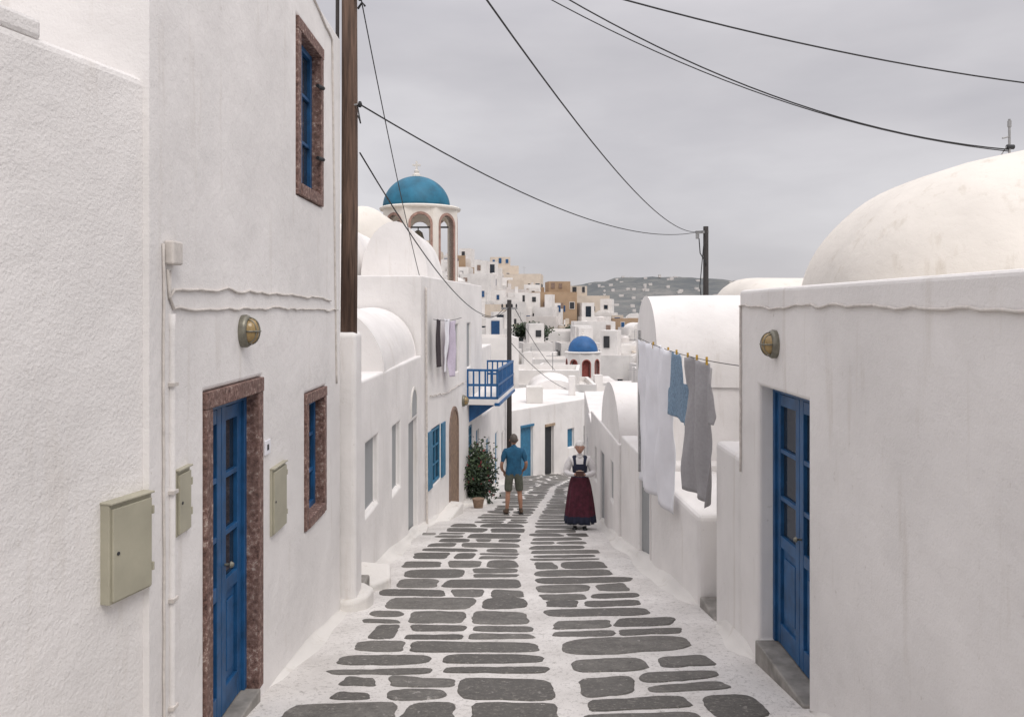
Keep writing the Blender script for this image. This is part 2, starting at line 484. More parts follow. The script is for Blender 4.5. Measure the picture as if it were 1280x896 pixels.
def strip(left):
    y = -3.0 + (.2 if left else 0)
    while y < 34.5:
        h = random.choice([.29, .36, .42, .48, .56, .62]) * U(.92, 1.08)
        yc = y + h / 2
        jx = joint_x(yc)
        if left:
            a = max(interp(LE, yc), -1.85) + U(.28, .5); b = jx - .06
            if 15.7 < yc < 21.2: a += .45
        else: a = jx + .06; b = interp(RE, yc) - (U(.25, .45) if yc < 8 else U(.35, .6))
        width = b - a
        slope = joint_x(yc + .5) - joint_x(yc - .5)
        if width > .25:
            n = max(1, int(round(width / U(.50, .95)))); ws = [U(.55, 1.5) for _ in range(n)]; S = sum(ws); acc = 0
            tiltr = -slope * .7 + (.10 if not left else -.03) + U(-.04, .04)
            cuts = [a]
            for w in ws: acc += w; cuts.append(a + width * acc / S)
            jit = [U(-.07, .07) for _ in cuts]
            for k in range(n):
                g = U(.022, .040) + (.008 if yc > 10 else 0)
                x0, x1 = cuts[k] + g, cuts[k + 1] - g
                def Y(x, t): return y + t * h + tiltr * (x - (a + b) / 2) + .05 * noise.noise(Vector((x * 1.5, y * 1.5, t)))
                hk = [(0, 1)]
                if h > .46 and R() < .33: c_ = U(.38, .62); hk = [(0, c_ - .045 / h), (c_ + .045 / h, 1)]
                elif R() < .2: hk = [(U(0, .12), 1)]
                elif R() < .2: hk = [(0, U(.86, 1))]
                for (t0, t1) in hk:
                    J = lambda s=.032: U(-s, s)
                    stone([(x0 + jit[k] * .4 + J(.03), Y(x0, t0) + J()), (x1 + jit[k + 1] * .4 + J(.03), Y(x1, t0) + J()), (x1 - jit[k + 1] * .4 + J(.03), Y(x1, t1) + J()), (x0 - jit[k] * .4 + J(.03), Y(x0, t1) + J())])
        y += h + (U(.055, .10) if yc < 9 else U(.085, .15))
strip(True); strip(False)
ps = mb.make('paving_stones')
at = ps.data.attributes.new('tone', 'FLOAT', 'POINT')
for i, t in enumerate(tones): at.data[i].value = t

# whitewashed skirting at wall feet
def skirting(T, sgn, y0, y1):
    mb = MB(); prev = None; m = mb.mi(WHITE_S); y = y0
    while y <= y1 + .001:
        x = interp(T, y); q = Vector((x * 2, y * 1.3, 0))
        e = min(1, (y - y0) / .35 + .02, (y1 - y) / .35 + .02)
        w = (.10 + .06 * noise.noise(q)) * e; h = (.10 + .05 * noise.noise(q + Vector((5, 5, 5)))) * e
        z = street_z(y)
        ring = [(x - sgn * .08, y, z + h + .01), (x + sgn * .01, y, z + h), (x + sgn * w * .35, y, z + h * .5), (x + sgn * w * .7, y, z + h * .16), (x + sgn * w * 1.3, y, z + .006), (x + sgn * w * 1.6, y, z - .01)]
        ids = [mb.vert(p, False) for p in ring]
        if prev:
            for i in range(5):
                mb.f.append([prev[i], prev[i + 1], ids[i + 1], ids[i]]); mb.m.append(m)
        prev = ids; y += .1
    return mb.make('wall_skirting', smooth=True)
skirting(LE, 1, -2, 4.5); skirting(LE, 1, 5.65, 8.6); skirting(LE, 1, 9.2, 30)
skirting(RE, -1, -3, 5.3); skirting(RE, -1, 6.42, 7.7); skirting(RE, -1, 8.45, 25.5)

# low whitewashed kerb steps at the feet of the left houses
def kerb_step(pts, z_top, name='kerb_step', mat=WHITE_S):
    mb = MB(); n = len(pts); zb = min(street_z(p[1]) for p in pts) - .2
    for i in range(n):
        a, b = pts[i], pts[(i + 1) % n]
        mb.face([(a[0], a[1], zb), (b[0], b[1], zb), (b[0], b[1], z_top), (a[0], a[1], z_top)], mat)
    mb.face([(p[0], p[1], z_top) for p in pts], mat)
    return mb.make(name, bevel=.045, seg=4)
kerb_step([(-1.62, 8.15), (-1.50, 8.3), (-1.47, 8.55), (-1.60, 8.72), (-1.8, 8.7), (-1.8, 8.15)], street_z(8.4) + .16)
kerb_step([(-1.6, 9.15), (-1.42, 9.4), (-1.5, 9.9), (-1.9, 10.0), (-1.95, 9.15)], street_z(9.5) + .15)
kerb_step([(-1.62, 16.2), (-1.28, 16.3), (-1.08, 17.9), (-1.4, 18.0)], street_z(17.0) + .12)

# ------------------------------------------------------------------ left side
# L0 near house
g = group('whitewashed_house', (-3, 1, -1))
block('walls', [(-3.84, -3.5), (-1.755, 3.95), (-6, 3.95), (-9, -3.5)], -4, 1.12, mat=WHITE_R, parent=g, bevel=.05)
mb = MB(); fq = Frame((-3.84, -3.5), (-1.755, 3.95)); mb.fbox(fq, 0, fq.uy(3.30), -.3, -.002, 1.1, 1.19, WHITE_R); mb.make('parapet', g, bevel=.02)
# L1 two storey house
g = group('two_storey_house', (-3, 6, -2))
f1 = Frame((-1.75, 3.86), (-1.75, 8.14))
block('walls', [(-1.75, 3.86), (-1.75, 8.14), (-6.5, 8.14), (-6.5, 3.86)], -4.2, 2.74,
      {0: [(4.55, 5.59, -2.62, -.48, .15, DARKW), (6.76, 7.50, -1.89, -.73, .15, DARKW), (6.5, 7.38, .93, 2.38, .15, DARKW)]}, parent=g, bevel=.03)
def fy(y): return f1.uy(y)
stone_frame(f1, fy(4.55), fy(5.59), -2.62, -.48, .10, g, sill=False)
door(f1, fy(4.65), fy(5.49), -.10, -2.6, -.58, g)
mb = MB(); mb.fbox(f1, fy(4.66), fy(5.48), -.13, .03, -2.8, -2.60, BRONZEST); mb.make('threshold', g, bevel=.01)
stone_frame(f1, fy(6.76), fy(7.5), -1.89, -.73, .09, g)
window(f1, fy(6.85), fy(7.41), -.09, -1.80, -.82, g)
stone_frame(f1, fy(6.5), fy(7.38), .93, 2.38, .10, g)
window(f1, fy(6.6), fy(7.28), -.09, 1.03, 2.28, g)
mb = MB()   # hinges of upper window
for z in (1.35, 2.0): mb.tube([f1.p(fy(7.2), .0, z), f1.p(fy(7.3), .03, z)], .018, DARKW, 6)
mb.make('hinges', g)
# conduits & cables
gc = group('wall_cable', (-1.73, 6, 0))
X = -1.742
cable('cable', [(X, 4.0, .32), (X, 4.02, -5)], .007, CABLEW, gc)
cable('cable', [(X, 4.08, .2), (X, 4.06, .05), (X, 4.12, .10), (X, 4.9, .11), (X, 6.4, .10), (X, 7.7, .07)], .008, CABLEW, gc, .012)
cable('cable', [(X, 4.05, .2), (X, 4.06, .06), (X, 4.12, -.01), (X, 5.5, -.0), (X, 8.0, -.02)], .008, CABLEW, gc, .01)
cable('cable', [(X, 6.9, 2.74), (X, 7.75, 2.6), (X, 7.85, 1.0), (X, 7.9, 0), (X, 7.95, -.75)], .010, CABLEW, gc)
cable('pipe', [(-1.742, 4.10, -.03), (-1.742, 4.10, -4)], .018, WHITE, gc, 0)
mb = MB()
for z in (-.4, -.95, -1.5, -2.05): mb.box(-1.752, -1.72, 4.07, 4.13, z, z + .018, CABLEW)
mb.make('pipe_clips', gc)
mb = MB(); mb.fbox(f1, fy(4.02), fy(4.14), 0, .05, .22, .34, CABLEW); mb.make('junction_box', gc, bevel=.01)

def meter_box(fr, u0, u1, w, z0, z1):
    g = group('meter_box', fr.p(u0, 0, z0)); mb = MB()
    mb.fbox(fr, u0, u1, -.05, w - .012, z0, z1, METALB)
    mb.fbox(fr, u0 + .012, u1 - .012, w - .012, w + .002, z0 + .012, z1 - .02, METALB)
    mb.fbox(fr, u0 - .004, u1 + .004, -.04, w + .006, z1, z1 + .010, METALB)
    for z in (z0 + .08, z1 - .1): mb.fbox(fr, u1 - .01, u1 + .003, w - .02, w + .005, z, z + .04, METALB)
    c = Vector(fr.p(u0 + .04, w + .001, (z0 + z1) / 2)); d = Vector((fr.n.x, fr.n.y, 0))
    mb.tube([c, c + d * .006], .009, DARKW, 10)
    mb.make('cabinet', g, bevel=.005)
f0 = Frame((-3.84, -3.5), (-1.755, 3.95))
s0 = lambda y: f0.uy(y)
meter_box(f0, s0(3.60), s0(3.86), .06, -1.335, -.885)
meter_box(f1, fy(4.15), fy(4.32), .022, -1.19, -.85)
meter_box(f1, fy(5.78), fy(6.12), .03, -1.65, -1.17)
g = group('house_number_plate', f1.p(fy(5.64), 0, -1)); mb = MB()
mb.fbox(f1, fy(5.60) + .04, fy(5.60) + .16, 0.002, .012, -1.04, -.94, LINEN); mb.fbox(f1, fy(5.60) + .08, fy(5.60) + .12, .012, .015, -1.01, -.97, DARKW)
mb.make('plate', g, bevel=.003)

def wall_lamp(fr, u, z, k=1.0):
    g = group('wall_lamp', fr.p(u, 0, z)); n = Vector((fr.n.x, fr.n.y, 0)) * k; t = Vector((fr.t.x, fr.t.y, 0)) * k; c = Vector(fr.p(u, 0, z))
    def dome(rings, mat, mb, sz=1.0):
        b = len(mb.v); seg = 24
        for (r, w) in rings:
            for j in range(seg):
                a = 2 * math.pi * j / seg
                mb.v.append(tuple(c + n * w + t * (r * .82 * math.cos(a)) + Vector((0, 0, k * r * math.sin(a) * sz))))
        for i in range(len(rings) - 1):
            for j in range(seg):
                a = b + i * seg + j; d = b + i * seg + (j + 1) % seg
                mb.f.append([a, d, d + seg, a + seg]); mb.m.append(mb.mi(mat))
        mb.f.append([b + (len(rings) - 1) * seg + j for j in range(seg)]); mb.m.append(mb.mi(mat))
    mb = MB(); dome([(.105, 0), (.108, .03), (.10, .045), (.088, .05), (.083, .05)], BRONZE, mb)
    mb.make('base', g, smooth=True)
    mb = MB(); dome([(.083, .045), (.08, .07), (.066, .09), (.04, .103), (.01, .108)], LAMPGL, mb)
    mb.make('glass', g, smooth=True)
    mb = MB()
    for q in (-1, 0, 1):
        pts = []
        for i in range(13):
            a = math.pi * i / 12
            pts.append(c + Vector((0, 0, k * math.cos(a) * .088)) * (1 if q == 0 else .85) + t * q * .035 + n * (.05 + .066 * math.sin(a) * (1 if q == 0 else .8)))
        mb.tube(pts, .004, BRONZE, 6)
    pts = [c + t * math.cos(math.pi * i / 12) * .072 + n * (.05 + .066 * math.sin(math.pi * i / 12)) for i in range(13)]
    mb.tube(pts, .006, BRONZE, 6)
    mb.make('guard', g, smooth=True)
wall_lamp(f1, fy(5.19), -.15)

# wooden utility pole beside the house, painted foot
g = group('utility_pole', (-1.70, 8.33, -3))
mb = MB(); mb.tube([(-1.70, 8.33, -.27), (-1.69, 8.33, 1.0), (-1.69, 8.33, 2.2), (-1.70, 8.33, 5.9)], [.086, .085, .082, .072], WOOD, 18); mb.make('pole', g, smooth=True)
mb = MB(); mb.box(-1.86, -1.60, 8.2, 8.55, -3.6, -.25, WHITE); mb.make('painted_foot', g, bevel=.05, seg=4)
mb = MB(); mb.tube([(-1.815, 8.28, -.2), (-1.80, 8.28, 5.5)], .020, DARKPOLE, 8)
mb.tube([(-1.60, 8.30, 3.1), (-1.55, 8.28, 3.16), (-1.52, 8.28, 3.12)], .012, RUBBER, 6)
for z in (2.1, 3.2, 3.25, 4.4):
    mb.tube([(-1.7, 8.30, z), (-1.57, 8.26, z)], .01, METALG, 6); mb.tube([(-1.57, 8.26, z - .03), (-1.57, 8.26, z), (-1.57, 8.26, z + .03)], [.014, .024, .014], DARKW, 8)
mb.tube([(-1.60, 8.27, 2.1), (-1.56, 8.24, 1.9), (-1.59, 8.24, 1.98)], .008, RUBBER, 6)
mb.make('fittings', g, smooth=True)

# L2 low house with vault
g = group('vaulted_house', (-3, 12, -3))
block('walls', [(-1.88, 9.3), (-1.73, 15.2), (-7, 15.2), (-7, 9.3)], -6, -.9,
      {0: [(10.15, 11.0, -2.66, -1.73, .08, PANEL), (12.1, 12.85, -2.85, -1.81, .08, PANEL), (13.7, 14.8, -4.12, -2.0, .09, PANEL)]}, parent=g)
vault('vault', -3.45, -1.83, 11.4, 15.15, -.92, .92, 'y', parent=g)
mb = MB(); mb.box(-1.86, -1.55, 13.6, 14.9, -4.4, -4.02, WHITE_S); mb.box(-1.6, -1.35, 13.65, 14.3, -4.4, -4.0, BRONZEST); mb.make('doorstep', g, bevel=.03)
block('walls', [(-2.1, 8.5), (-1.9, 9.32), (-7, 9.32), (-7, 8.5)], -6, -.75, parent=g)
mb = MB(); mb.box(-1.85, -1.62, 8.74, 9.12, -3.4, -3.03, BRONZEST); mb.make('stone_step', g, bevel=.02)

# L3 tall house
g = group('two_storey_house', (-3, 18, -3))
P3a = [(-1.73, 15.21), (-1.45, 17.5), (-1.0, 21.0), (-.85, 22.5), (-7, 22.5), (-7, 15.21)]
block('walls', P3a, -8, .62,
      {0: [(16.1, 16.95, -3.6, -2.45, .08, DARKW)], 1: [(18.35, 18.95, -1.5, -.38, .05, PANEL), (20.0, 20.55, -1.5, -.38, .05, PANEL), (20.25, 20.8, -3.8, -3.0, .1, DARKW)],
       2: [(21.4, 22.0, -4.8, -3.3, .06, BLUE_L)]}, parent=g)
vault('vault', -3.32, -1.86, 17.6, 21.5, .6, 1.3, 'y', parent=g)
vault('vault', -4.7, -3.40, 16.9, 21.5, .6, 1.35, 'y', parent=g)
vault('vault', -5.4, -3.2, 22, 24.5, 1.6, 1.3, 'y', mat=WHITE_C, parent=g, round_front=.9, wall=3)
fA = Frame((-1.73, 15.21), (-1.45, 17.5)); fB = Frame((-1.45, 17.5), (-1.0, 21.0))
window(fA, fA.uy(16.12), fA.uy(16.93), -.03, -3.58, -2.47, g, mat=BLUE_L, rows=3)
mb = MB()
for a in (15.72, 16.98): mb.fbox(fA, fA.uy(a), fA.uy(a + .36), .004, .035, -3.6, -2.45, BLUE_L)
mb.make('shutters', g, bevel=.005)
cable('drain_pipe', [(-1.66, 15.45, .4), (-1.655, 15.5, -2), (-1.65, 15.55, -4.3)], .022, CABLEW, g, .004)
cable('wall_wire', [(-1.62, 15.9, -1.75), (-1.42, 17.5, -1.85), (-1.16, 19.6, -1.8)], .011, CABLEW, g, .02)
wall_lamp(fB, fB.uy(19.45), -2.25, 1.3)
# arched door with stone surround
def arch_pts(cx, z0, zs, hw, n=10):
    return [(cx - hw, z0), (cx - hw, zs)] + [(cx - hw * math.cos(math.pi * i / n), zs + hw * math.sin(math.pi * i / n)) for i in range(1, n)] + [(cx + hw, zs), (cx + hw, z0)]
def arched(fr, u, z0, zs, hw, t, w, parent, frame_mat, mat):
    mb = MB(); o = arch_pts(u, z0, zs, hw + t); i_ = arch_pts(u, z0, zs, hw)
    for k in range(len(o) - 1):
        for (wa) in (w,):
            a, b, c, d = o[k], o[k + 1], i_[k + 1], i_[k]
            mb.hexa([fr.p(a[0], -.05, a[1]), fr.p(b[0], -.05, b[1]), fr.p(c[0], -.05, c[1]), fr.p(d[0], -.05, d[1]),
                     fr.p(a[0], wa, a[1]), fr.p(b[0], wa, b[1]), fr.p(c[0], wa, c[1]), fr.p(d[0], wa, d[1])], frame_mat)
    mb.make('arch_surround', parent)
    mb = MB(); mb.face([fr.p(a, .012, z) for a, z in i_], mat); mb.make('arched_door', parent)
arched(fB, fB.uy(18.35), -4.8, -2.75, .42, .08, .03, g, BROWNST, TERRA)
window(fB, fB.uy(20.28), fB.uy(20.77), -.04, -3.78, -3.02, g, mat=BLUE_L)
f2 = Frame((-1.88, 9.3), (-1.73, 15.2))
arched(f2, f2.uy(14.25), -1.92, -1.75, .30, .05, .02, g, WHITE_S, PANEL)
# balcony
gb = group('balcony', (-.7, 21.5, -2.3))
fb = Frame((-1.13, 20.0), (-.72, 23.6))
mb = MB(); mb.fbox(fb, 0, 3.5, -.2, .8, -2.42, -2.27, WHITE); mb.fbox(fb, -.02, 3.52, .7, .83, -2.44, -2.36, BLUE_B); mb.make('slab', gb, bevel=.01)
mb = MB()
for w0, w1, u0, u1 in ((.74, .79, 0, 3.5), (0, .79, 0, .05), (0, .79, 3.45, 3.5)):
    for z in (-2.27, -1.95, -1.58):
        mb.fbox(fb, u0, u1, w0, w1, z, z + .055, BLUE_B)
for i in range(24):
    u = i * 3.45 / 23; mb.fbox(fb, u, u + (.06 if i % 6 == 0 else .03), .745, .785, -2.27, -1.53 if i % 6 == 0 else -1.58, BLUE_B)
for i in range(6):
    w = i * .74 / 5
    for u in (.005, 3.455): mb.fbox(fb, u, u + .03, w, w + .04, -2.27, -1.58, BLUE_B)
mb.make('railing', gb)
mb = MB()
for u in (.3, 1.7, 3.1): mb.hexa([fb.p(u, 0, -2.9), fb.p(u + .07, 0, -2.9), fb.p(u + .07, -.1, -2.9), fb.p(u, -.1, -2.9), fb.p(u, .7, -2.43), fb.p(u + .07, .7, -2.43), fb.p(u + .07, -.1, -2.43), fb.p(u, -.1, -2.43)], BLUE_B)
mb.make('brackets', gb)

# L4
g = group('whitewashed_house', (-3, 26, -5))
block('walls', [(-.85, 22.51), (-.2, 30), (-6, 30), (-6, 22.51)], -9, -3.1,
      {0: [(23.6, 24.4, -5.5, -3.9, .06, BLUE_L), (26, 26.9, -6.0, -4.1, .06, BLUE_L), (28.2, 28.9, -5.3, -4.4, .06, DARKW)]}, parent=g)
block('upper_storey', [(-1.2, 24.2), (-.75, 29), (-5, 29), (-5, 24.2)], -3.2, -1.3, parent=g)
# L5 facing building at the bend
g = group('whitewashed_house', (1.5, 33.5, -5))
f5 = Frame((-.2, 31), (4.2, 36.6))
block('walls', [(-.2, 31), (4.2, 36.6), (1.5, 41), (-5, 36), (-5, 31)], -10, -4.0,
      {0: [(31.7, 32.35, -7.1, -4.75, .12, BLUE_L), (33.0, 33.5, -6.95, -4.9, .14, DARKW), (34.3, 34.7, -6, -5.2, .12, BLUE_L), (35.3, 35.8, -7.3, -5.2, .12, DARKW)]}, parent=g)
mb = MB(); mb.fbox(f5, f5.uy(32.98), f5.uy(33.52), -.05, .04, -4.9, -4.8, STONEY); mb.fbox(f5, f5.uy(31.68), f5.uy(32.37), -.05, .04, -4.75, -4.66, BLUE_L); mb.make('lintels', g)
vault('vault', .9, 3.3, 39.5, 44, -4.3, .75, 'y', parent=g)
mb = MB(); mb.box(.6, 1.3, 33.6, 34.3, -4.01, -3.3, WHITE_S); mb.box(2.6, 2.9, 36.6, 36.9, -4.01, -3.1, WHITE); mb.make('roof_chimneys', g, bevel=.04)

# ------------------------------------------------------------------ right side
g = group('whitewashed_house', (4, 3, -1))
fR = Frame((1.97, 6.9), (1.97, -6))
block('walls', [(1.97, 6.9), (1.97, -6), (9, -6), (9, 6.9)], -4.5, .155,
      {0: [(5.32, 6.4, -2.66, -.62, .19, DARKW)]}, mat=WHITE, parent=g, bevel=.03)
ry = lambda y: fR.uy(y)
door(fR, ry(6.4), ry(5.32), -.145, -2.64, -.62, g)
mb = MB(); mb.fbox(fR, ry(6.39), ry(5.33), -.185, .03, -2.9, -2.645, BRONZEST); mb.make('threshold', g, bevel=.012)
gc = group('wall_cable', (1.95, 5, 0)); X = 1.958
cable('cable', [(X, 6.88, .03), (X, 6.0, .0), (X, 5.0, .02), (X, 4.0, 0), (X, 3.1, -.01), (X, 2, 0)], .009, CABLEW, gc, .014)
cable('cable', [(X, 6.86, .03), (X, 6.86, -1.4)], .009, CABLEW, gc)
wall_lamp(fR, ry(5.97), -.27)
# big vault behind
g = group('domed_roof_house', (5, 9, -2))
block('walls', [(3.34, 9.4), (3.34, 6.96), (9, 6.96), (9, 9.4)], -5, .05, mat=WHITE_C, parent=g)
vault('vault', 3.36, 8.7, 6.95, 9.35, .02, 1.70, 'y', mat=WHITE_C, parent=g, round_front=1.5, seg=40)
ga = group('rooftop_antenna', (5.85, 9.2, 1.5))
ax, ay = 5.72, 9.2
mb = MB(); mb.tube([(ax, ay, 1.4), (ax, ay, 2.17)], .014, METALG, 8)
mb.tube([(ax - .08, ay, 1.95), (ax, ay, 1.97)], .01, METALG, 6); mb.tube([(ax, ay, 1.9), (ax - .12, ay, 1.72), (ax - .17, ay, 1.5)], .006, METALG, 6)
mb.tube([(ax - .03, ay, 1.85), (ax + .05, ay, 1.85)], .028, DARKW, 8); mb.tube([(ax, ay, 2.08), (ax, ay, 2.15)], .022, METALG, 8)
mb.tube([(ax, ay, 1.8), (ax + .13, ay, 1.5)], .006, METALG, 6)
mb.make('mast', ga)
# low annexe behind
g = group('vaulted_house', (4, 14, -2))
block('walls', [(3.95, 17), (3.95, 13.5), (9, 13.5), (9, 17)], -6, .12, mat=WHITE_C, parent=g)
vault('vault', 3.97, 9, 13.52, 16.8, .1, .46, 'x', mat=WHITE_C, parent=g, round_front=.6)

# terrace gap between houses
g = group('garden_wall', (2, 9, -3))
block('wall', [(1.97, 7.75), (1.97, 6.91), (2.75, 6.91), (2.75, 7.75)], -5, -1.28, parent=g, bevel=.05)
block('wall', [(1.86, 10.75), (1.96, 8.42), (2.75, 8.42), (2.75, 10.75)], -5, -2.18, parent=g, bevel=.06)
mb = MB(); mb.box(2.32, 2.75, 7.74, 8.43, -5, -2.15, WHITE); mb.make('recess_wall', g, bevel=.02)
mb = MB(); mb.box(1.97, 2.33, 7.78, 8.40, -3.6, -3.02, BRONZEST); mb.make('stone_step', g, bevel=.02)
mb = MB(); mb.box(2.7, 4, 7.7, 11, -5, -2.3, WHITE); mb.make('terrace_floor', g)
# R2
g = group('vaulted_house', (3, 12, -3))
block('walls', [(1.80, 13.2), (1.86, 10.76), (6, 10.76), (6, 13.2)], -6, -2.1,
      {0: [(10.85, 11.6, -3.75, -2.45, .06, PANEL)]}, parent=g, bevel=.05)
block('upper_walls', [(2.0, 12.75), (2.0, 11.0), (6, 11.0), (6, 12.75)], -2.2, -.77, {0: [(11.5, 12.1, -1.3, -.85, .12, DARKW)]}, parent=g, bevel=.03)
vault('vault', 1.99, 6, 10.97, 12.8, -.79, .98, 'x', parent=g)
mb = MB(); mb.box(1.66, 1.84, 10.9, 11.5, -3.8, -3.60, STONEY); mb.make('doorstep', g, bevel=.02)
# R3
g = group('vaulted_house', (3, 15, -3))
block('walls', [(1.74, 17.6), (1.76, 13.21), (6, 13.21), (6, 17.6)], -7, -2.25,
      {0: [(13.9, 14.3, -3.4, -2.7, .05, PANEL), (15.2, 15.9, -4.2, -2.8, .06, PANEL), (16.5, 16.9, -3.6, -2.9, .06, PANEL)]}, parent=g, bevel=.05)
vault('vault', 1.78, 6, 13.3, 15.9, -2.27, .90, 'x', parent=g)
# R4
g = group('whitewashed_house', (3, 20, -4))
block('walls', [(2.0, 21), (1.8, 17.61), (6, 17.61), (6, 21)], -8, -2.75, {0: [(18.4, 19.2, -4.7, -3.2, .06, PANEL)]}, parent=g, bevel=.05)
g = group('whitewashed_house', (3, 23, -4))
block('walls', [(2.35, 26), (2.02, 21.01), (7, 21.01), (7, 26)], -9, -2.7, {0: [(22, 22.9, -5.2, -3.6, .06, BLUE_L)]}, parent=g, bevel=.05)
g = group('whitewashed_house', (6, 31, -6))
block('walls', [(5.6, 34), (3.3, 27.5), (12, 27.5), (12, 34)], -10, -4.2, {}, parent=g, bevel=.05)

# ------------------------------------------------------------------ laundry
def cloth(name, A, B, strips, mat, amp=.035, folds=5, parent=None, seed=0):
    """strips: list of (list of (v, uleft, uright)) in metres; v down"""
    fr = Frame(A[:2], B[:2]); mb = MB(); m = mb.mi(mat)
    for st in strips:
        NV = 30; NU = 30; prev = None
        vmax = st[-1][0]; v0 = st[0][0]
        for j in range(NV + 1):
            v = v0 + (vmax - v0) * j / NV
            for a, b in zip(st[:-1], st[1:]):
                if v <= b[0] + 1e-6:
                    k = (v - a[0]) / max(1e-6, b[0] - a[0]); ul = a[1] + (b[1] - a[1]) * k; ur = a[2] + (b[2] - a[2]) * k; break
            row = []
            for i in range(NU + 1):
                q = i / NU; u = ul + (ur - ul) * q; zt = A[2] + (B[2] - A[2]) * u / fr.L
                w = amp * min(1, .3 + v) * math.sin(u * folds * 2.2 + seed + .6 * math.sin(v * 2 + seed)) + amp * 1.2 * noise.noise(Vector((u * 4, v * 1.4, seed))) + amp * .5 * noise.noise(Vector((u * 14, v * 3, seed)))
                row.append(mb.vert(fr.p(u, w, zt - v - .02 * abs(math.sin(u * 9)) * (v < .1)), False))
            if prev:
                for i in range(NU): mb.f.append([prev[i], prev[i + 1], row[i + 1], row[i]]); mb.m.append(m)
            prev = row
    return mb.make(name, parent, smooth=True, solid=.006)
LA = (1.97, 6.95, -.50); LB = (1.70, 10.75, -.40)
gl = group('clothes_line', (1.9, 8.5, -.5))
wire('line', LA, LB, .05, .004, RUBBER, parent=gl)
lf = Frame(LA[:2], LB[:2])
mb = MB(); mb.tube([(1.72, 10.78, -2.2), (1.72, 10.78, -.3)], .02, METALG, 8); mb.make('post', gl)
def lz(u): return LA[2] + (LB[2] - LA[2]) * u / lf.L - 4 * .05 * (u / lf.L) * (1 - u / lf.L)
mb = MB()
for u in (.88, 1.2, 1.52, 1.95, 2.3, 3.0):
    mb.fbox(lf, u, u + .014, -.010, .010, lz(u) - .045, lz(u) + .035, YELLOW)
mb.make('clothes_pegs', gl)
dz = -.045
A2 = (LA[0], LA[1], LA[2] + dz); B2 = (LB[0], LB[1], LB[2] + dz)
cloth('bed_sheet', A2, (B2[0], B2[1], B2[2] + .03), [[(0, 2.20, 3.80), (.8, 2.22, 3.80), (1.9, 2.25, 3.86)]], LINEN, .05, 4, gl, 1.2)
cloth('blue_shirt', (A2[0] - .03, A2[1], A2[2]), B2, [[(0, 1.60, 2.16), (.2, 1.58, 2.18), (.72, 1.56, 2.20)], [(.42, 2.19, 2.22), (.55, 2.19, 2.40), (.72, 2.20, 2.36)], [(.3, 1.5, 1.6), (.6, 1.42, 1.58), (.74, 1.46, 1.56)]], SHIRTB, .03, 6, gl, 2.2)
cloth('grey_dress', A2, (B2[0] - .02, B2[1], B2[2]), [[(0, .86, 1.52), (.25, .84, 1.54), (1.0, .80, 1.60), (1.40, .76, 1.64)], [(.04, .70, .86), (.5, .60, .78), (.58, .62, .76)]], GREYCL, .045, 7, gl, .4)
# laundry on far left house
gl = group('clothes_line', (-1.3, 16.5, -.2))
FA = (-1.52, 15.5, -.22); FB = (-1.15, 18.2, -.22)
wire('line', FA, FB, .04, .006, RUBBER, parent=gl)
cloth('dark_trousers', FA, FB, [[(0, .3, .62), (.5, .3, .6), (.95, .32, .6)]], DARKCL, .03, 6, gl, 1)
cloth('white_towel', FA, FB, [[(0.0, .85, 1.35), (.6, .9, 1.3), (1.1, .92, 1.28)]], LINEN, .04, 6, gl, 2)
cloth('lilac_shirt', FA, FB, [[(0.05, 1.45, 2.1), (.6, 1.5, 2.1), (1.25, 1.6, 2.05)]], LILAC, .05, 6, gl, 3)

# ------------------------------------------------------------------ churches
def arch_panel(mb, fr, W, z0, z1, hw, zs, th, mat, matfr, n=10, zb=None):
    zb = z0 if zb is None else zb
    c = W / 2; inner = arch_pts(c, zb, zs, hw, n)
    for (a, b) in ((0, c - hw), (c + hw, W)):
        mb.fbox(fr, a, b, -th, 0, z0, zs, mat)
    pts = [(c - hw * math.cos(math.pi * i / n), zs + hw * math.sin(math.pi * i / n)) for i in range(n + 1)]
    def q(a, b):
        (u0, za), (u1, zb_) = a, b
        mb.hexa([fr.p(u0, 0, za), fr.p(u1, 0, zb_), fr.p(u1, -th, zb_), fr.p(u0, -th, za), fr.p(u0, 0, z1), fr.p(u1, 0, z1), fr.p(u1, -th, z1), fr.p(u0, -th, z1)], mat)
    q((0, zs), (c - hw, zs)); q((c + hw, zs), (W, zs))
    for a, b in zip(pts[:-1], pts[1:]): q(a, b)
    o = arch_pts(c, zb, zs, hw + .075, n)
    for k in range(len(o) - 1):
        a, b, d, e = o[k], o[k + 1], inner[k + 1], inner[k]
        mb.hexa([fr.p(a[0], -th * .9, a[1]), fr.p(b[0], -th * .9, b[1]), fr.p(d[0], -th * .9, d[1]), fr.p(e[0], -th * .9, e[1]),
                 fr.p(a[0], .02, a[1]), fr.p(b[0], .02, b[1]), fr.p(d[0], .02, d[1]), fr.p(e[0], .02, e[1])], matfr)
    if zb > z0: mb.fbox(fr, c - hw, c + hw, -th, 0, z0, zb, mat)

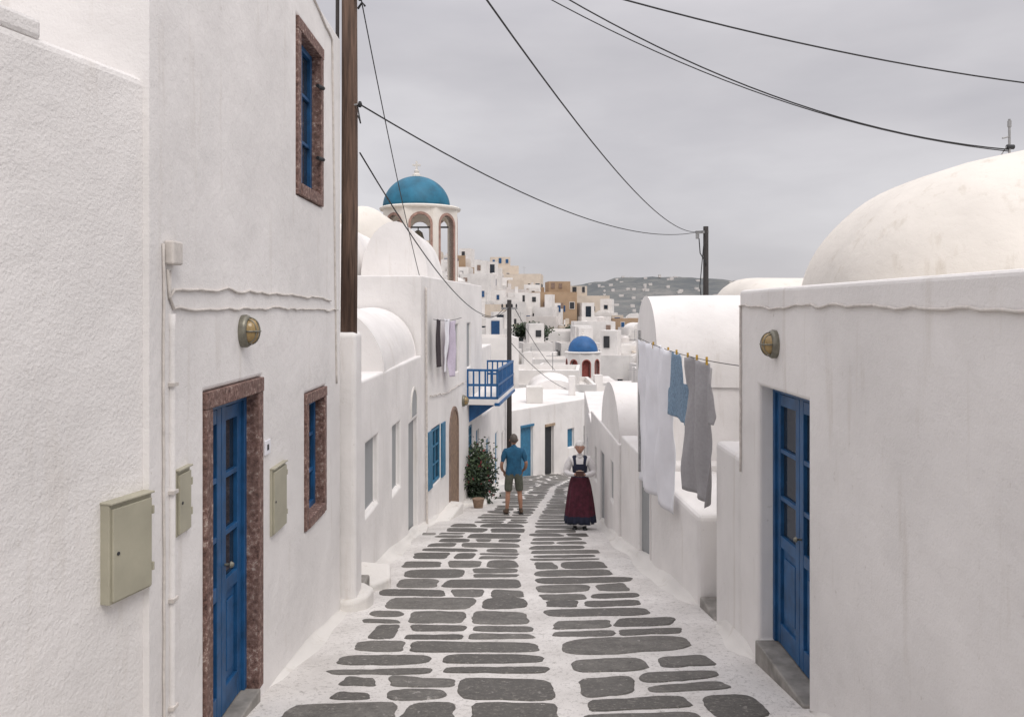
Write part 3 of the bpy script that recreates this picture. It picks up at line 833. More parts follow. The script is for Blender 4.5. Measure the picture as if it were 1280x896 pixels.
def church(name, cx, cy, r, z0, z1, zs, zb, domer, domeh, dmat, tmat, base, solid=None, pmat=WHITE_C, dc=0, hk=.31):
    g = group(name, (cx, cy, z0)); mb = MB(); n = 8
    P = [(cx + r * math.cos(2 * math.pi * (i + .5) / n + .12), cy + r * math.sin(2 * math.pi * (i + .5) / n + .12)) for i in range(n)]
    for i in range(n):
        fr = Frame(P[i], P[(i + 1) % n])
        arch_panel(mb, fr, fr.L, z0, z1, fr.L * hk, zs, .2, pmat, tmat, zb=zb)
    mb.make('belfry', g, bevel=0)
    mb = MB()
    k = r * 1.0
    mb.lathe((cx, cy, 0), [(k * .9, z1 - .01), (k * 1.02, z1), (k * 1.04, z1 + .05), (k * 1.0, z1 + .09), (domer * 1.02, z1 + .11)], pmat, 8 * 4)
    if solid: mb.lathe((cx, cy, 0), [(r * .72, z0), (r * .72, z1)], solid, 16)
    mb.make('cornice', g)
    mb = MB(); prof = [(domer * math.cos(a), z1 + .1 + domeh * math.sin(a)) for a in [math.pi / 2 * i / 16 for i in range(16)]] + [(.02, z1 + .1 + domeh)]
    mb.lathe((cx + dc, cy, 0), prof, dmat, 48); mb.make('dome', g, smooth=True)
    mb = MB(); zt = z1 + .08 + domeh; s = domer / 1.1
    mb.lathe((cx + dc, cy, 0), [(.16 * s, zt - .03), (.14 * s, zt + .08 * s), (.07 * s, zt + .12 * s), (.09 * s, zt + .2 * s), (.03 * s, zt + .24 * s)], WHITE_C, 12)
    mb.box(cx + dc - .03 * s, cx + dc + .03 * s, cy - .03, cy + .03, zt + .2 * s, zt + .52 * s, WHITE_C)
    mb.box(cx + dc - .13 * s, cx + dc + .13 * s, cy - .028, cy + .028, zt + .36 * s, zt + .42 * s, WHITE_C)
    mb.make('cross', g)
    mb = MB()
    for b in base: mb.box(*b, pmat)
    mb.make('church_body', g, bevel=.08)
    return g
gch = church('blue_domed_church', -2.98, 26, 1.27, .6, 3.15, 2.62, .7, 1.09, 1.02, TEAL, PINKST,
       [(-4.6, -1.72, 24.7, 27.6, -8, .6), (-9, -4.61, 25, 33, -8, .4)], dc=-.12)
mb = MB(); mb.lathe((-3.05, 26, 0), [(.04, 2.1), (.24, 2.12), (.2, 2.25), (.14, 2.45), (.05, 2.52)], BRONZE, 16); mb.tube([(-4.05, 26, 2.62), (-1.9, 26, 2.62)], .03, DARKPOLE, 6); mb.tube([(-3.05, 26, 2.5), (-3.05, 26, 2.62)], .02, DARKPOLE, 6)
mb.make('church_bell', gch, smooth=True)
church('small_blue_domed_church', 5.5, 62, 1.38, -5.6, -3.45, -4.25, -5.3, 1.15, 1.2, DOMEB, REDST,
       [(3.2, 8.0, 60.4, 66, -9, -5.6), (8.01, 10, 61, 66, -9, -6)], solid=REDST, pmat=TOWN_W, hk=.26)

# ------------------------------------------------------------------ poles and wires
def pole(x, y, z0, z1, r):
    g = group('utility_pole', (x, y, z0)); mb = MB()
    mb.tube([(x, y, z0), (x, y, z1)], [r, r * .8], DARKPOLE, 12); mb.make('pole', g, smooth=True)
    mb = MB(); mb.box(x - .3, x + .3, y - .04, y + .04, z1 - .35, z1 - .28, METALG)
    for q in (-.26, -.1, .1, .26): mb.tube([(x + q, y, z1 - .3), (x + q, y, z1 - .22), (x + q, y, z1 - .15)], [.02, .035, .02], DARKW, 8)
    mb.make('crossarm', g)
pole(-.1, 29.4, -7, .3, .10)
mb = MB(); 
g3 = group('utility_pole', (5.33, 22, -5)); mb.tube([(5.33, 22, -6), (5.33, 22, 2.24)], [.09, .07], DARKPOLE, 10); mb.make('pole', g3, smooth=True)
mb = MB(); mb.tube([(5.1, 22, 1.9), (5.1, 22, 2.1)], .05, METALG, 8); mb.tube([(5.33, 21.9, 1.2), (5.15, 21.9, 1.5), (5.12, 21.9, 1.9)], .015, RUBBER, 6); mb.box(5.05, 5.4, 21.95, 22.05, 2.05, 2.12, METALG)
mb.tube([(5.25, 21.93, 1.7), (5.15, 21.93, .6), (5.28, 21.93, -.5)], .012, RUBBER, 6)
mb.make('fittings', g3)
PT = (5.25, 22, 2.12)
wire('overhead_wire', (-1.57, 8.26, 2.1), PT, .55, .0085)
wire('overhead_wire', (-.62, 4.0, 2.25), PT, .6, .0075)
wire('overhead_wire', (-1.57, 8.26, 3.25), (-1.75, 15.1, .62), .12, .0065)
wire('overhead_wire', (-1.57, 8.26, 1.6), (-.1, 29.3, .05), .9, .009)
wire('overhead_wire', (-1.57, 8.26, 4.4), (ax, ay, 1.80), .52, .006)
wire('overhead_wire', (-1.55, 8.26, 4.62), (ax, ay, 1.82), .60, .0075)
wire('overhead_wire', (-1.9, 7.0, 3.6), (8.6, 10, 2.62), .36, .0085)
wire('overhead_wire', (.1, 29.4, 0), (4.2, 60, -5.2), .6, .015)
wire('overhead_wire', (-.3, 29.4, 0), (-1.0, 22.4, -.1), .25, .012)
wire('overhead_wire', (-.1, 29.4, -1.2), (3.9, 44, -4.6), .5, .012)

# ------------------------------------------------------------------ town on the hill
def town_house(cx, cy, w, d, h, yaw, wall, second=None, sty=1, zb=None):
    z0 = ground_z(cx, cy) if zb is None else zb
    mb = MB(); rot = Matrix.Rotation(yaw, 2)
    def fr_of(x0, y0, x1, y1):
        return Frame(tuple(rot @ Vector((x0, y0)) + Vector((cx, cy))), tuple(rot @ Vector((x1, y1)) + Vector((cx, cy))))
    def bx(x0, x1, y0, y1, za, zb_, m):
        fr = fr_of(x0, y0, x1, y0); mb.fbox(fr, 0, x1 - x0, -(y1 - y0), 0, za, zb_, m)
    bx(-w / 2, w / 2, -d / 2, d / 2, z0 - 5, z0 + h, wall)
    pr = .2
    for (a, b, c, e) in ((-w / 2, w / 2, -d / 2, -d / 2 + pr), (-w / 2, w / 2, d / 2 - pr, d / 2), (-w / 2, -w / 2 + pr, -d / 2 + pr, d / 2 - pr), (w / 2 - pr, w / 2, -d / 2 + pr, d / 2 - pr)):
        bx(a, b, c, e, z0 + h, z0 + h + .3, wall)
    vols = [(-w / 2, w / 2, -d / 2, z0, h)]
    if second:
        sw, sh, so = second
        x0 = -w / 2 + pr + (w - sw - 2 * pr) * so
        bx(x0, x0 + sw, -d / 2 + 1.2, d / 2 - .3, z0 + h, z0 + h + sh, wall); vols.append((x0, x0 + sw, -d / 2 + 1.2, z0 + h, sh))
    wm = random.choice([GLASS, DARKW, BLUE_D, BLUE, DARKW, GLASS, BROWNST, DARKW])
    for (xa, xb, yf, zz, hh) in vols:
        nf = max(1, int(round(hh / 2.8)))
        for f in range(nf):
            x = xa + U(.3, .8)
            while x < xb - .8:
                isd = R() < .25
                ww = .85 if isd else U(.4, .7); hz = .95 * U(.7, 1.15)
                za = zz + f * 2.7 + (.0 if isd else .9)
                fr = fr_of(x, yf, x + ww, yf)
                top = za + (1.95 if isd else hz)
                if top < zz + hh - .05:
                    if R() < .5: mb.fbox(fr, -.08, ww + .08, -.02, .06, za - .08, top + .08, TOWN_P)
                    mb.fbox(fr, 0, ww, -.02, .09, za, top, wm if R() < .7 else DARKW)
                x += ww + U(.5, 1.4)
    # side windows
    for sx, o in ((-w / 2, -1), (w / 2, 1)):
        yy = -d / 2 + U(.6, 1.4)
        while yy < d / 2 - 1.2:
            if R() < .7:
                fr = fr_of(sx, yy + (.7 if o < 0 else 0), sx, yy + (0 if o < 0 else .7))
                mb.fbox(fr, 0, .7, -.02, .07, z0 + .9, z0 + 1.9, wm)
            yy += U(1.3, 2.4)
    r = R()
    if r < .3: bx(-w / 4, -w / 4 + .5, 0, .5, z0 + h, z0 + h + U(.9, 1.5), wall)
    if .3 < r < .5:
        mb.tube([(cx, cy, z0 + h), (cx, cy, z0 + h + 2.0)], .025, METALG, 5)
        mb.tube([(cx - .4, cy, z0 + h + 1.8), (cx + .4, cy, z0 + h + 1.8)], .018, METALG, 5)
    if .5 < r < .6:
        mb.lathe((cx + w * .2, cy, z0 + h), [(.5, 0), (.5, .8), (.1, .95)], TOWN_P, 12)
    if .6 < r < .75 and cy > 85:   # low barrel vault on the roof
        n_ = 10; ww = w * .35
        for i in range(n_):
            a0, a1 = math.pi * i / n_, math.pi * (i + 1) / n_
            fr = fr_of(-w / 2, -d / 2 + .3, w / 2, -d / 2 + .3); c = w * .5
            P_ = [(c - ww * math.cos(a), z0 + h + .1 + ww * .6 * math.sin(a)) for a in (a0, a1)]
            mb.hexa([fr.p(P_[0][0], 0, z0 + h), fr.p(P_[1][0], 0, z0 + h), fr.p(P_[1][0], -d + .8, z0 + h), fr.p(P_[0][0], -d + .8, z0 + h),
                     fr.p(P_[0][0], 0, P_[0][1]), fr.p(P_[1][0], 0, P_[1][1]), fr.p(P_[1][0], -d + .8, P_[1][1]), fr.p(P_[0][0], -d + .8, P_[0][1])], wall)
    mb.make('town_house')
random.seed(23)
y = 50
while y < 330:
    far = y > 205
    step = U(4.0, 6.2) if not far else U(12, 18)
    xlo, xhi = (-.16 * y - 6, .22 * y + 10) if not far else (.02 * y, .30 * y)
    x = xlo + U(0, 4)
    while x < xhi:
        w = U(2.8, 5.6); cx = x + w / 2; cy = y + U(-2, 2)
        okp = not (2 < cx < 10.5 and 55 < cy < 71) and not (cx < 0 and cy < 56) and not (abs(cx - 2.2) < 4.5 and abs(cy - 92) < 4)
        if okp and R() < (.93 if not far else .5):
            pw = R(); wall = TOWN_W if pw < .76 else (TOWN_P if pw < .88 else (TOWN_C if pw < .965 else TOWN_O))
            h = random.choice([2.6, 2.8, 3.0, 3.2, 4.2, 5.2]) * .9 if y > 80 else U(2.2, 3.6)
            sec = (w * U(.35, .6), U(2.2, 2.6), R()) if (R() < .35 and y > 70) else None
            town_house(cx, cy, w, U(3.6, 5.4), h, U(-.35, .35), wall, sec)
        x += w + random.choice([0.1, .2, .8, 1.6])
    y += step
# landmark ochre mansion on the crest
town_house(-2.0, 172, 6.5, 7, 3.2, .05, TOWN_C, (4.2, 2.2, .2), zb=5.4)
town_house(2.5, 166, 7.5, 8, 3.6, -.1, TOWN_C, None, zb=3.0)
town_house(6.4, 128, 7.0, 6, 3.2, .1, TOWN_O, (3.4, 2.0, .8), zb=-1.0)
town_house(13, 140, 8, 6, 3.2, -.1, TOWN_C, (3, 2.0, .2), zb=-1.4)
# houses in the dip beyond the bend
town_house(-1.6, 43, 3.4, 5, 6.2, .1, TOWN_W, None, zb=-8.0)
town_house(1.9, 50, 4.6, 5, 4.0, -.1, TOWN_W, None, zb=-8.0)
town_house(6.3, 49, 5.0, 5, 2.9, .15, TOWN_W, None, zb=-8.2)
town_house(-6, 47, 5, 6, 7.5, .0, TOWN_W, (2.5, 2.2, .5), zb=-8.2)

# scattered villas on far hill
random.seed(5); mb = MB()
for i in range(190):
    y = U(900, 1650); x = U(0, 640); z = ground_z(x, y); s = U(2.5, 6); h = U(2, 3.5)
    mb.box(x - s / 2, x + s / 2, y - 4, y + 4, z - 3, z + h, TOWN_P)
mb.make('hillside_village')

# ------------------------------------------------------------------ plants
def plant(name, c, rad, n, leaf, clumps=14, flower=0, trunk=True, seed=1, stem_z=None):
    random.seed(seed); g = group(name, c); c = Vector(c); mb = MB(); cl = []
    for _ in range(clumps):
        while True:
            p = Vector((U(-1, 1), U(-1, 1), U(-1, 1)))
            if p.length < 1: break
        cl.append(Vector((p.x * rad[0], p.y * rad[1], p.z * rad[2])) * .85)
    for _ in range(n):
        k = random.choice(cl); s = .34
        d = Vector((random.gauss(0, s * rad[0]), random.gauss(0, s * rad[1]), random.gauss(0, s * rad[2])))
        p = c + k + d * .8
        a = Vector((U(-1, 1), U(-1, 1), U(-1, 1))).normalized(); b = a.orthogonal().normalized(); l = leaf * U(.6, 1.4)
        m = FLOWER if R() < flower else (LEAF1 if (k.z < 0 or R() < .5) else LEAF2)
        bb = len(mb.v); mb.v += [tuple(p), tuple(p + a * l * .5 + b * l * .3), tuple(p + a * l), tuple(p + a * l * .5 - b * l * .3)]
        mb.f.append([bb, bb + 1, bb + 2, bb + 3]); mb.m.append(mb.mi(m))
    mb.make('foliage', g)
    mb = MB(); zb = stem_z if stem_z is not None else c.z - rad[2] * 1.4; r0 = rad[0] * .07
    base = Vector((c.x, c.y, zb))
    for k in cl[:9]:
        mid = base.lerp(c + k * .4, .55) + Vector((U(-.1, .1), U(-.1, .1), 0)) * rad[0]
        mb.tube([base + Vector((U(-1, 1), U(-1, 1), 0)) * r0, mid, c + k], [r0, r0 * .6, r0 * .2], DARKPOLE, 6)
    mb.make('stems', g)
plant('bougainvillea_bush', (-.92, 20.2, -4.2), (.48, .5, .62), 5200, .08, 24, .035, seed=3, stem_z=-5.0)
g = group('planter', (-1, 20.2, -5)); mb = MB(); mb.box(-1.5, -.62, 19.4, 20.9, -5.3, -4.74, WHITE_S); mb.make('trough', g, bevel=.05, seg=3)
gp = group('flower_pot', (-.80, 19.0, -4.76)); mb = MB(); mb.lathe((-.80, 19.0, -4.76), [(.10, .0), (.14, .22), (.15, .24), (.12, .24)], TERRA, 16); mb.make('pot', gp)
plant('pine_tree', (2.3, 92, -2.7), (1.9, 1.5, .8), 3000, .35, 18, 0, seed=11, stem_z=-5)
plant('pine_tree', (8.5, 110, -3.0), (1.2, 1.2, .7), 1300, .32, 12, 0, seed=12, stem_z=-5)

# ------------------------------------------------------------------ people
def seg_dist(p, a, b):
    ab = b - a; t = max(0, min(1, (p - a).dot(ab) / max(1e-9, ab.length_squared)))
    return (p - (a + ab * t)).length, t
def skin_body(name, J, E, root, classify, mats, parent, T):
    names = list(J); me = bpy.data.meshes.new(name)
    me.from_pydata([J[n][0] for n in names], [(names.index(a), names.index(b)) for a, b in E], [])
    ob = bpy.data.objects.new(name, me); SC.collection.objects.link(ob)
    ob.modifiers.new('skin', 'SKIN')
    sv = me.skin_vertices[0].data
    for i, n in enumerate(names):
        r = J[n][1]; sv[i].radius = (r, r) if not isinstance(r, tuple) else r
        sv[i].use_root = (n == root)
    s = ob.modifiers.new('sub', 'SUBSURF'); s.levels = 2; s.render_levels = 2
    dg = bpy.context.evaluated_depsgraph_get(); dg.update()
    me2 = bpy.data.meshes.new_from_object(ob.evaluated_get(dg))
    bpy.data.objects.remove(ob)
    for m in mats: me2.materials.append(m)
    for p in me2.polygons:
        c = p.center; best = None
        for a, b in E:
            d, t = seg_dist(c, Vector(J[a][0]), Vector(J[b][0]))
            ra = J[a][1]; ra = max(ra) if isinstance(ra, tuple) else ra
            if best is None or d - ra * .6 < best[0]: best = (d - ra * .6, a, b, t)
        p.material_index = classify(c, best[1], best[2], best[3]); p.use_smooth = True
    me2.transform(T)
    o = bpy.data.objects.new(name, me2); SC.collection.objects.link(o); o.parent = parent; o.location = -Vector(parent.location)
    return o
def put(mb, name, parent, T, smooth=True, sub=0):
    mb.v = [tuple(T @ Vector(v)) for v in mb.v]; return mb.make(name, parent, smooth=smooth, sub=sub)
def head(c, s, skin, hair, parent, T, bun=False, hairlen=.0, turn=0, nod=0):
    """c = centre of the head, s = head height"""
    RT = Matrix.Translation(c) @ Matrix.Rotation(turn, 4, 'Z') @ Matrix.Rotation(nod, 4, 'X')
    def blob(fn, mat, name, nu=32, nv=22):
        mb = MB(); rows = []
        for j in range(nv + 1):
            th = math.pi * j / nv; row = []
            for i in range(nu):
                ph = 2 * math.pi * i / nu
                d = Vector((math.sin(th) * math.sin(ph), -math.sin(th) * math.cos(ph), math.cos(th)))
                row.append(mb.vert(RT @ fn(d), False))
            rows.append(row)
        for j in range(nv):
            for i in range(nu):
                mb.f.append([rows[j][i], rows[j + 1][i], rows[j + 1][(i + 1) % nu], rows[j][(i + 1) % nu]]); mb.m.append(mb.mi(mat))
        put(mb, name, parent, T)
    def shape(d):
        x = d.x * .345 * s; y = d.y * .41 * s; z = d.z * .5 * s
        if d.z < 0: x *= 1 - .36 * (-d.z) ** 1.6; y = y * (1 - .25 * (-d.z)) - (.05 * s * (-d.z))
        if d.y < 0:
            g1 = math.exp(-((d.x / .16) ** 2 + ((d.z + .18) / .22) ** 2)); y -= .095 * s * g1   # nose
            g2 = math.exp(-(((abs(d.x) - .38) / .2) ** 2 + ((d.z - .05) / .14) ** 2)); y += .045 * s * g2  # sockets
            g3 = math.exp(-((d.x / .3) ** 2 + ((d.z + .55) / .09) ** 2)); y -= .02 * s * g3  # lips
            g4 = math.exp(-((d.x / .4) ** 2 + ((d.z - .22) / .1) ** 2)); y -= .015 * s * g4
        return Vector((x, y, z))
    blob(shape, skin, 'head')
    def hr(d):
        p = shape(d) * 1.09
        keep = d.z > (.32 if d.y < -.35 else (-.25 - hairlen if d.y > .1 else .05))
        if not keep: p = shape(d) * .93
        p *= 1 + .035 * noise.noise(d * 7)
        p += Vector((0, .012, .008)) * s / .23
        return p
    blob(hr, hair, 'hair', 48, 34)
    mb = MB()
    for q in (-1, 1):
        e = RT @ Vector((q * .13 * s, -.335 * s, .03 * s))
        mb.lathe(e, [(.002, -.035 * s), (.028 * s, -.02 * s), (.036 * s, 0), (.028 * s, .02 * s), (.002, .035 * s)], LINEN, 10)
        e2 = e + Vector((0, -.024 * s, 0)); mb.lathe(e2, [(.002, -.024 * s), (.024 * s, 0), (.002, .024 * s)], EYE, 8)
        b = RT @ Vector((q * .13 * s, -.385 * s, .12 * s)); mb.tube([b - Vector((.06 * s, 0, 0)), b + Vector((0, -.01 * s, .015 * s)), b + Vector((.06 * s, 0, 0))], .014 * s, BROW, 6)
        a = RT @ Vector((q * .345 * s, .02 * s, -.02 * s))
        mb.tube([a + Vector((0, 0, .09 * s)), a + Vector((q * .05 * s, .03 * s, .07 * s)), a + Vector((q * .055 * s, .03 * s, 0)), a + Vector((q * .02 * s, 0, -.1 * s))], [.02 * s, .035 * s, .03 * s, .02 * s], skin, 8)
    m = RT @ Vector((0, -.375 * s, -.27 * s)); mb.tube([m - Vector((.09 * s, -.02 * s, 0)), m, m + Vector((.09 * s, .02 * s, 0))], [.008 * s, .02 * s, .008 * s], LIP, 8)
    put(mb, 'face_features', parent, T)
    if bun:
        mb = MB(); b = RT @ Vector((0, .40 * s, .18 * s))
        mb.lathe(b, [(.01, -.15 * s), (.12 * s, -.1 * s), (.17 * s, 0), (.12 * s, .1 * s), (.01, .15 * s)], hair, 16); put(mb, 'hair_bun', parent, T)
def hand(w, fwd, up, side, skin, parent, T, curl=.5, s=1.0):
    w = Vector(w); f = Vector(fwd).normalized(); u = Vector(up).normalized(); r = f.cross(u).normalized() * side; mb = MB()
    u = r.cross(f).normalized()
    u = u if u.dot(Vector(up)) > 0 else -u
    pr = []
    for k, wd in ((0, .026), (.03, .036), (.06, .042), (.085, .040)):
        b = len(mb.v); c = w + f * k * s; pr.append(b)
        for j in range(12):
            a = 2 * math.pi * j / 12; mb.v.append(tuple(c + r * math.cos(a) * wd * s + u * math.sin(a) * .016 * s))
    for a, b in zip(pr[:-1], pr[1:]):
        for j in range(12): mb.f.append([a + j, a + (j + 1) % 12, b + (j + 1) % 12, b + j]); mb.m.append(mb.mi(skin))
    mb.f.append([pr[0] + j for j in range(12)]); mb.m.append(0); mb.f.append([pr[-1] + j for j in range(12)]); mb.m.append(0)
    for q, ln in ((-.029, .072), (-.0095, .085), (.0095, .08), (.029, .06)):
        q = -q; p = w + f * .078 * s + r * q * s; pts = [p - f * .01 * s]; th = 0
        for k, fr_ in enumerate((.45, .32, .23)):
            th += curl * (.7 + .3 * k)
            d = f * math.cos(th) - u * math.sin(th)
            p = p + d * ln * fr_ * s; pts.append(p)
        mb.tube(pts, [.0095 * s, .009 * s, .008 * s, .006 * s], skin, 8)
    t0 = w + f * .025 * s + r * .028 * s
    mb.tube([t0 - r * .01 * s, t0 + (f * .6 + r * .7) * .035 * s, t0 + (f * .9 + r * .6 - u * .2) * .062 * s, t0 + (f * 1.0 + r * .35 - u * .4) * .082 * s], [.013 * s, .012 * s, .0105 * s, .007 * s], skin, 8)
    put(mb, 'hand', parent, T)

# --- man seen from behind
mx, my = .04, 17.65; mz = street_z(my) + .014
gm = group('man', (mx, my, mz)); TM = Matrix.Translation((mx, my, mz)) @ Matrix.Rotation(math.pi + .12, 4, 'Z')
J = {'pel': ((0, 0, .94), (.165, .125)), 'waist': ((0, -.01, 1.06), (.17, .13)), 'chest': ((0, -.005, 1.24), (.19, .13)), 'upch': ((0, .01, 1.38), (.155, .10)),
     'neck0': ((0, .01, 1.455), .062), 'neck': ((0, -.005, 1.53), .058)}
E = [('pel', 'waist'), ('waist', 'chest'), ('chest', 'upch'), ('upch', 'neck0'), ('neck0', 'neck')]
for s_, q in (('l', 1), ('r', -1)):
    J['sh' + s_] = ((q * .185, .01, 1.385), .07); J['ua' + s_] = ((q * .235, .02, 1.24), .068); J['el0' + s_] = ((q * .245, .025, 1.19), .044)
    J['el' + s_] = ((q * .275, .03, 1.10), .040); J['fa' + s_] = ((q * .265, -.05, .99), .038); J['wr' + s_] = ((q * .215, -.14, .905), .026)
    J['hip' + s_] = ((q * .10, 0, .86), .105); J['th' + s_] = ((q * .115, 0, .68), .10); J['hem' + s_] = ((q * .125, .0, .52), .098); J['kn0' + s_] = ((q * .127, 0, .49), .058)
    J['kn' + s_] = ((q * .13, -.005, .45), .055); J['calf' + s_] = ((q * .14, .02, .32), .058); J['an' + s_] = ((q * .155, .015, .10), .036)
    E += [('upch', 'sh' + s_), ('sh' + s_, 'ua' + s_), ('ua' + s_, 'el0' + s_), ('el0' + s_, 'el' + s_), ('el' + s_, 'fa' + s_), ('fa' + s_, 'wr' + s_),
          ('pel', 'hip' + s_), ('hip' + s_, 'th' + s_), ('th' + s_, 'hem' + s_), ('hem' + s_, 'kn0' + s_), ('kn0' + s_, 'kn' + s_), ('kn' + s_, 'calf' + s_), ('calf' + s_, 'an' + s_)]
def cls(c, a, b, t):
    if a in ('neck0',) : return 0
    if a[:-1] in ('el0', 'el', 'fa') : return 0
    if a[:-1] in ('hem', 'kn0', 'kn', 'calf'): return 0 if not (a[:-1] == 'hem' and t < .5) else 2
    if a[:-1] in ('hip', 'th') : return 2 if c.z < .875 else 1
    if a == 'pel' and c.z < .875: return 2
    return 1
skin_body('body', J, E, 'pel', cls, [SKIN_M, TEE, SHORTS], gm, TM)
head(Vector((0, -.02, 1.618)), .238, SKIN_M, HAIRG, gm, TM, hairlen=.25, nod=.12)
for q in (1, -1):
    hand((q * .21, -.145, .90), (-q * .55, -.45, -.6), (q * .7, -.5, .1), -q, SKIN_M, gm, TM, .55)
    mb = MB(); x = q * .16
    mb.tube([(x, .06, .03), (x, .03, .045), (x + q * .01, -.04, .04), (x + q * .02, -.12, .03), (x + q * .025, -.18, .02)], [.03, .042, .044, .046, .028], SHOE, 12, flat=None)
    put(mb, 'shoe', gm, TM)
    mb = MB(); mb.box(x - .045, x + .055, -.2, .09, -.012, .012, SHOEB); put(mb, 'sole', gm, TM, smooth=False)
    mb = MB(); mb.lathe((x - q * .008, .012, .0), [(.03, .03), (.042, .06), (.041, .12), (.036, .125)], SHOE, 12); put(mb, 'sock', gm, TM)

# --- woman facing up the street
wx, wy = 1.27, 15.0; wz = street_z(wy) + .014
gw = group('woman', (wx, wy, wz)); TW = Matrix.Translation((wx, wy, wz)) @ Matrix.Rotation(-.08, 4, 'Z') @ Matrix.Scale(.985, 4)
J = {'pel': ((0, 0, .92), (.15, .12)), 'waist': ((0, 0, 1.02), (.14, .115)), 'chest': ((0, -.02, 1.19), (.16, .13)), 'upch': ((0, .0, 1.31), (.13, .09)),
     'neck0': ((0, .0, 1.385), .052), 'neck': ((0, -.015, 1.45), .048)}
E = [('pel', 'waist'), ('waist', 'chest'), ('chest', 'upch'), ('upch', 'neck0'), ('neck0', 'neck')]
for s_, q in (('l', 1), ('r', -1)):
    J['sh' + s_] = ((q * .165, .0, 1.32), .07); J['ua' + s_] = ((q * .23, .0, 1.18), .08); J['el' + s_] = ((q * .26, -.01, 1.06), .07)
    J['fa' + s_] = ((q * .19, -.14, 1.055), .056); J['cu' + s_] = ((q * .115, -.215, 1.065), .038); J['wr' + s_] = ((q * .085, -.235, 1.07), .024)
    E += [('upch', 'sh' + s_), ('sh' + s_, 'ua' + s_), ('ua' + s_, 'el' + s_), ('el' + s_, 'fa' + s_), ('fa' + s_, 'cu' + s_), ('cu' + s_, 'wr' + s_)]
def clw(c, a, b, t):
    if a == 'neck0': return 0
    if a[:-1] == 'cu' and t > .3: return 0
    if a[:-1] in ('sh', 'ua', 'el', 'fa', 'cu'): return 1
    if a == 'upch' and b[:-1] == 'sh': return 1 if abs(c.x) > .125 else 2
    if c.y < 0 and c.z > 1.16 and abs(c.x) < (c.z - 1.16) * .42: return 1
    return 2
skin_body('body', J, E, 'pel', clw, [SKIN_W, BLOUSE, NAVY], gw, TW)
head(Vector((0, -.04, 1.545)), .235, SKIN_W, HAIRW, gw, TW, bun=True, hairlen=.1, nod=.15)
mb = MB(); rows = []; NS = 96
prof = [(1.03, .146), (.99, .158), (.92, .185), (.8, .212), (.6, .240), (.4, .262), (.27, .275), (.265, .277), (.17, .285), (.12, .288), (.118, .27)]
for z, r in prof:
    row = []
    for i in range(NS):
        a = 2 * math.pi * i / NS; k = (1.03 - z)
        rr = r + .026 * k * math.sin(a * 13 + .6 * math.sin(3 * a) + 1.5 * k) + .014 * k * math.sin(a * 5 + 1)
        row.append(mb.vert((rr * math.cos(a), rr * .82 * math.sin(a), z + .01 * math.sin(3 * a) * k), False))
    rows.append(row)
for j in range(len(rows) - 1):
    for i in range(NS):
        m = NAVY if (j >= 7 or j == 0) else BURG
        mb.f.append([rows[j][i], rows[j][(i + 1) % NS], rows[j + 1][(i + 1) % NS], rows[j + 1][i]]); mb.m.append(mb.mi(m))
put(mb, 'long_skirt', gw, TW)
mb = MB(); mb.lathe((0, 0, 0), [(.25, .2), (.262, .13), (.265, .10), (.25, .10)], BLOUSE, 40, 1, .8); put(mb, 'petticoat', gw, TW)
mb = MB(); mb.tube([(.05, -.02, 1.40), (.03, -.07, 1.385), (0, -.085, 1.36), (-.03, -.07, 1.385), (-.05, -.02, 1.40), (0, .055, 1.41), (.05, -.02, 1.40)], .014, BLOUSE, 8); put(mb, 'collar', gw, TW)
for q in (1, -1):
    hand((q * .085, -.235, 1.07), (-q * .75, -.45, .15), (q * .2, -.8, .1), q, SKIN_W, gw, TW, .55)
    mb = MB(); x = q * .09
    mb.tube([(x, .05, .03), (x, .0, .045), (x, -.1, .04), (x + q * .01, -.19, .028), (x + q * .01, -.235, .02)], [.028, .038, .04, .042, .024], SHOEB, 12); put(mb, 'shoe', gw, TW)
    mb = MB(); mb.tube([(x, .01, .04), (x, .02, .25)], [.036, .05], LINEN, 10); put(mb, 'stocking', gw, TW)
mb = MB(); mb.box(-.075, .075, -.300, -.280, 1.05, 1.145, BOOK); mb.box(-.07, .07, -.296, -.284, 1.055, 1.150, PAGES); put(mb, 'small_book', gw, TW, smooth=False)

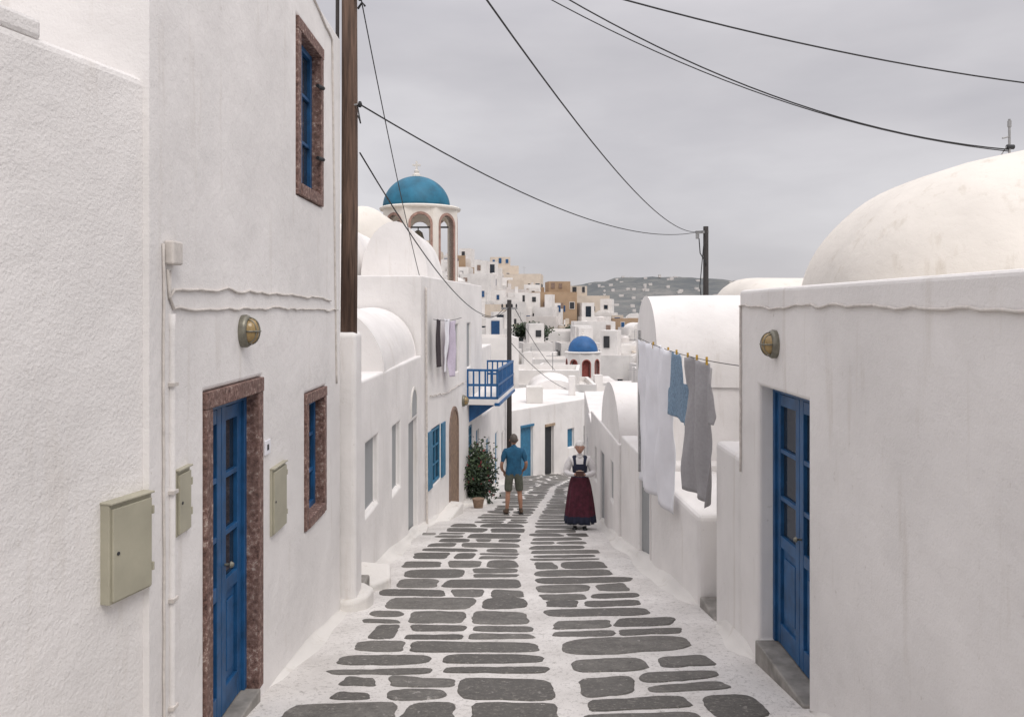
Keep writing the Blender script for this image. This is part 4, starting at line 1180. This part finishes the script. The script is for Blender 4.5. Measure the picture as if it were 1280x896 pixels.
# ------------------------------------------------------------------ light & sky
sun_el, sun_az = math.radians(52), math.radians(150)   # az: compass, 0 = +Y, clockwise
w = bpy.data.worlds.new('World'); SC.world = w; w.use_nodes = True
N = w.node_tree.nodes; L = w.node_tree.links; bg = N['Background']
sky = N.new('ShaderNodeTexSky'); sky.sky_type = 'NISHITA'; sky.sun_disc = False; sky.sun_elevation = sun_el; sky.sun_rotation = sun_az
tc = N.new('ShaderNodeTexCoord'); mp = N.new('ShaderNodeMapping'); mp.inputs['Scale'].default_value = (1, 1, 3.2)
L.new(tc.outputs['Generated'], mp.inputs['Vector'])
n1 = noise_node(N, L, mp.outputs['Vector'], 1.9, 7, .5)
cl = ramp(N, L, n1, [(.33, (5.2, 5.05, 5.35)), (.5, (6.2, 6.0, 6.25)), (.66, (7.4, 7.2, 7.4))])
sx = N.new('ShaderNodeSeparateXYZ'); L.new(tc.outputs['Generated'], sx.inputs[0])
mr = N.new('ShaderNodeMapRange'); mr.inputs['From Min'].default_value = .30; mr.inputs['From Max'].default_value = 1
mr.inputs['To Min'].default_value = 1; mr.inputs['To Max'].default_value = 2.6
L.new(sx.outputs['Z'], mr.inputs['Value'])
sc = N.new('ShaderNodeVectorMath'); sc.operation = 'SCALE'; L.new(cl, sc.inputs[0]); L.new(mr.outputs[0], sc.inputs['Scale'])
c = mix(N, L, .93, sky.outputs['Color'], sc.outputs[0])
L.new(c, bg.inputs['Color']); bg.inputs['Strength'].default_value = .1
sl = bpy.data.lights.new('sun', 'SUN'); sl.energy = 1.3; sl.angle = math.radians(28); sl.color = (1, .95, .89)
so = bpy.data.objects.new('sun', sl); SC.collection.objects.link(so)
d = Vector((math.sin(sun_az) * math.cos(sun_el), math.cos(sun_az) * math.cos(sun_el), math.sin(sun_el)))
so.rotation_euler = (-d).to_track_quat('-Z', 'Y').to_euler(); so.location = d * 50

SC.view_settings.view_transform = 'Standard'; SC.view_settings.look = 'None'; SC.view_settings.exposure = 0
cam = bpy.data.cameras.new('camera'); co = bpy.data.objects.new('camera', cam); SC.collection.objects.link(co)
co.location = (0, 0, 0); co.rotation_euler = (math.radians(90), 0, 0)
cam.sensor_width = 36; cam.lens = 28.125; cam.shift_y = -63 / 1280; cam.clip_start = .05; cam.clip_end = 12000
SC.camera = co
